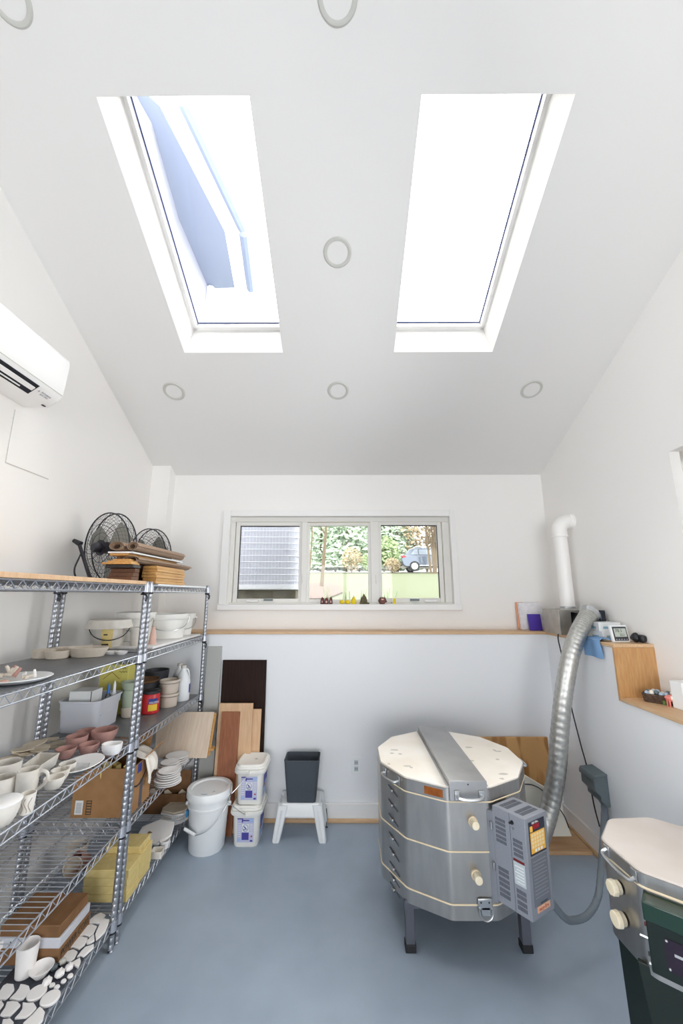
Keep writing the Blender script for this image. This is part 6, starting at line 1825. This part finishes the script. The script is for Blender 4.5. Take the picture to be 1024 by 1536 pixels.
for i, (x, y, h, rx, mm_, lb) in enumerate(((.55, 26.5, 1.7, .75, 'shrub_tan', 'rounded tan shrub at the far lawn edge in the middle pane'), (1.7, 26.8, 1.3, .6, 'shrub_green', 'low green shrub right of the tan one at the lawn edge'), (3.3, 27, 1.0, .55, 'shrub_tan', 'low tan shrub at the lawn edge left of the car'))):
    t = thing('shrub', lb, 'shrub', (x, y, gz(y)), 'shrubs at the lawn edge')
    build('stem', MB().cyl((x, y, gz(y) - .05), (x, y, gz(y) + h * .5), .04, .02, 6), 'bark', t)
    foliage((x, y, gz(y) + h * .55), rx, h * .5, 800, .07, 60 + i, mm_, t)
# thin bare trees
def bare(name, lb, x, y, h, r0, seed, nb, lean=.1, grp='bare thin trees', cluster=1):
    rn = random.Random(seed)
    z = gz(y)
    t = thing(name, lb, 'tree', (x, y, z), grp)
    for c_ in range(cluster):
        dx = rn.uniform(-.3, .3) * (cluster > 1)
        tip = Vector((x + dx * 3 + lean * h, y, z + h))
        base = Vector((x + dx, y, z - .05))
        mid = base.lerp(tip, .5) + Vector((rn.uniform(-.1, .1), 0, 0))
        m = MB().tube(smooth_path([base, mid, tip], 4), [r0 * (1 - .8 * i / 8) for i in range(9)], 6)
        build('trunk', m, 'bark', t)
        m = MB()
        for i in range(nb):
            q = rn.uniform(.35, .95)
            p = base.lerp(tip, q)
            d = Vector((rn.uniform(-1, 1), rn.uniform(-.6, .6), rn.uniform(.3, 1.1))).normalized() * h * rn.uniform(.15, .35)
            m.tube([p, p + d * .5 + Vector((0, 0, .03)), p + d], [r0 * .4, r0 * .25, r0 * .08], 4)
        build('branches', m, 'bark', t, smooth=0)
p = at(482, 868, Y=9.0)
bare('bare_tree', 'thin pale bare tree in the mulch bed, seen through the middle pane', p.x, 9.0, 3.0, .05, 3, 12, .06)
bare('bare_tree', 'slim bare stem at the left edge of the middle pane', p.x - .28, 8.8, 2.8, .025, 5, 6, .02)
p = at(655, 855, Y=25.5)
bare('multi_stem_tree', 'brown multi-stemmed bare tree in front of the parked car', p.x - .15, 25.5, 4.2, .07, 9, 26, .05, None, 6)
rn = random.Random(11)
for i in range(14):
    x = rn.uniform(-.25, .85); y = rn.uniform(4.4, 5.6)
    m = MB()
    for k_ in range(4):
        a = rn.uniform(-.35, .35); hh = rn.uniform(.10, .22)
        q = Vector((x + rn.uniform(-.02, .02), y, gz(y) - .02))
        m.slab([q + Vector((-.005, 0, 0)), q + Vector((.005, 0, 0)), q + Vector((a * hh + .002, 0, hh)), q + Vector((a * hh - .001, 0, hh))], (0, .003, 0))
    build('spring_shoots', m, 'blade_green', label='tuft of green spring shoots just outside the window', cat='plant', group='spring shoots outside the window', smooth=0)
# parked car
cz = gz(28) + .06
X0, Yc, W = 3.97, 28.0, 1.85
car = thing('car', 'grey blue sport utility car parked beyond the lawn', 'car', (X0 + 2.3, Yc, cz))
low = [(0.05, .45), (0, .8), (.08, 1.0), (.30, 1.08), (3.35, 1.05), (4.2, .95), (4.55, .75), (4.6, .45), (4.4, .28), (.25, .30)]
up = [(.22, 1.05), (.55, 1.50), (.95, 1.62), (2.35, 1.62), (2.85, 1.45), (3.45, 1.05)]
def side(poly, hw): return [[(X0 + a, Yc + s * hw, cz + b) for a, b in poly] for s in (-1, 1)]
build('body', MB().rings(side(low, W / 2)), 'car_paint', car, bevel=.06, seg=3)
m = MB().rings([[(X0 + a, Yc + s * (W / 2 - .04 - .22 * max(0, (b - 1.05) / .57)), cz + b) for a, b in up] for s in (-1, 1)])
build('cabin', m, 'car_paint', car, bevel=.04, seg=2)
for x0, x1, x2, x3 in ((.62, 1.12, 1.12, .88), (1.20, 2.05, 2.0, 1.22), (2.13, 3.15, 2.72, 2.10)):
    y_ = lambda b: Yc - (W / 2 - .035 - .22 * max(0, (b - 1.05) / .57)) - .012
    build('side_window', MB().slab([(X0 + x0, y_(1.13), cz + 1.13), (X0 + x1, y_(1.13), cz + 1.13), (X0 + x2, y_(1.5), cz + 1.5), (X0 + x3, y_(1.5), cz + 1.5)], (0, -.01, 0)), 'car_glass', car, smooth=0)
build('side_trim', MB().box(X0 + .75, Yc - W / 2 - .02, cz + .36, X0 + 3.6, Yc - W / 2 + .02, cz + .42), 'alloy', car, bevel=.008)
build('roof_rail', MB().tube([(X0 + .85, Yc - .58, cz + 1.62), (X0 + 1.0, Yc - .58, cz + 1.69), (X0 + 2.2, Yc - .58, cz + 1.69), (X0 + 2.35, Yc - .58, cz + 1.62)], .025, 6), 'alloy', car)
build('tail_light', MB().box(X0 - .01, Yc - W / 2 - .015, cz + .93, X0 + .28, Yc - W / 2 + .12, cz + 1.05), 'tail_red', car, bevel=.02)
build('rear_bumper', MB().box(X0 - .06, Yc - W / 2 + .03, cz + .42, X0 + .1, Yc + W / 2 - .03, cz + .62), 'dark_tub', car, bevel=.03)
for xw in (.85, 3.65):
    for s in (-1, 1):
        wy = Yc + s * (W / 2 - .08)
        w_ = build('wheel', MB().cyl((X0 + xw, wy - .11, cz + .34), (X0 + xw, wy + .11, cz + .34), .345, .345, 28), 'tire', car, bevel=.03)
        build('wheel_rim', MB().cyl((X0 + xw, wy - .125, cz + .34), (X0 + xw, wy + .125, cz + .34), .23, .23, 20), 'alloy', w_, bevel=.02)
# upper part of the main house, seen through the left skylight
hz = 5.4
def up_(u, v): return at(u, v, Z=hz)
sof = [up_(*p) for p in ((206, 128), (240, 160), (337, 347), (352, 432), (313, 433), (268, 328), (228, 185), (186, 110))]
house = thing('house', 'upper wall and overhanging roof of a neighbouring house seen through the left skylight', 'house', (sof[4].x, sof[4].y, 2.0))
build('soffit', MB().slab(sof, (0, 0, .03)), 'soffit', house, smooth=0)
a = sof[1:4]
for i in range(2):
    p, q = a[i].copy(), a[i + 1].copy()
    n_ = Vector((q.y - p.y, p.x - q.x, 0)).normalized()
    if n_.x < 0: n_ = -n_
    build('fascia', MB().slab([p, q, q + n_ * .16, p + n_ * .16], (0, 0, .2)), 'fascia', house, smooth=0)
    build('gutter', MB().tube([p + n_ * .20, q + n_ * .20], .05, 8), 'soffit', house)
wl = [sof[4], sof[5], sof[6], sof[7]]
for i in range(3):
    p, q = wl[i], wl[i + 1]
    build('wall', MB().slab([p, q, Vector((q.x, q.y, 4.35)), Vector((p.x, p.y, 4.35))], Vector((-.12, 0, 0))), 'siding', house, smooth=0)
build('downpipe', MB().tube([at(316, 432, Z=hz - .02), at(316, 432, Z=hz - .02) - Vector((0, 0, 2.2))], .05, 8), 'fascia', house)

# ------------------------------------------------------------------ light, world, camera
world = bpy.data.worlds.new('overcast')
bpy.context.scene.world = world
world.use_nodes = True
nt = world.node_tree
bg = nt.nodes['Background']
tc = nt.nodes.new('ShaderNodeTexCoord')
sep = nt.nodes.new('ShaderNodeSeparateXYZ')
rp = nt.nodes.new('ShaderNodeValToRGB')
rp.color_ramp.elements[0].position = .0
rp.color_ramp.elements[0].color = (.97, .97, 1.0, 1)
rp.color_ramp.elements[1].position = .6
rp.color_ramp.elements[1].color = (1.0, .975, .945, 1)
nt.links.new(tc.outputs['Generated'], sep.inputs[0])
nt.links.new(sep.outputs['Z'], rp.inputs['Fac'])
nt.links.new(rp.outputs['Color'], bg.inputs['Color'])
bg.inputs['Strength'].default_value = 4.0
def portal(name, loc, n, sx, sy, up=(0, 0, 1)):
    l = bpy.data.lights.new(name, 'AREA')
    l.shape = 'RECTANGLE'
    l.size, l.size_y = sx, sy
    l.cycles.is_portal = True
    o = bpy.data.objects.new(name, l)
    C.objects.link(o)
    z = -Vector(n)
    x = Vector((1, 0, 0)) if abs(n[0]) < .9 else Vector((0, 1, 0))
    y = z.cross(x).normalized()
    M = Matrix.Identity(4)
    for i in range(3):
        M[i][0], M[i][1], M[i][2], M[i][3] = x[i], y[i], z.normalized()[i], loc[i]
    o.matrix_world = M
for i, (x0, x1) in enumerate(SKY):
    portal('skylight_portal', cpt((x0 + x1) / 2, (SY0 + SY1) / 2, CD + .06), (0, -SL / nn, -1 / nn), x1 - x0, (SY1 - SY0) * nn)
portal('window_portal', ((BX0 + BX1) / 2, YU + .18, (BZ0 + BZ1) / 2), (0, -1, 0), BX1 - BX0, BZ1 - BZ0)
portal('added_door_portal', ((DX0 + DX1) / 2, YF - .14, DZ1 / 2), (0, 1, 0), DX1 - DX0, DZ1)  # guides sky light through the added rear doors
portal('added_window_portal', (XL - .14, (LY0 + LY1) / 2, (LZ0_ + LZ1_) / 2), (1, 0, 0), LY1 - LY0, LZ1_ - LZ0_)  # guides sky light through the added left window
portal('side_window_portal', (XR + .22, (WY0 + WY1) / 2, (WZ0 + WZ1) / 2), (-1, 0, 0), WY1 - WY0, WZ1 - WZ0)

cam = bpy.data.cameras.new('camera')
cam.sensor_fit = 'VERTICAL'
cam.sensor_height = 36.0
cam.sensor_width = 24.0
cam.lens = F / 1536 * 36.0
cam.clip_start = .02
cam.clip_end = 400
co = bpy.data.objects.new('camera', cam)
C.objects.link(co)
co.location = (0, 0, CAMZ)
co.rotation_euler = (PI / 2 + PITCH, 0, YAW)
sc = bpy.context.scene
sc.camera = co
sc.view_settings.view_transform = 'Standard'
sc.view_settings.look = 'None'
sc.view_settings.gamma = 1
sc.view_settings.exposure = 1.45
sc.view_settings.use_curve_mapping = False
sc.cycles.max_bounces = 12
sc.cycles.diffuse_bounces = 8
sc.cycles.glossy_bounces = 5
sc.cycles.transparent_max_bounces = 16
sc.cycles.caustics_reflective = False
sc.cycles.caustics_refractive = False
sc.cycles.use_denoising = True
sc.cycles.use_adaptive_sampling = True
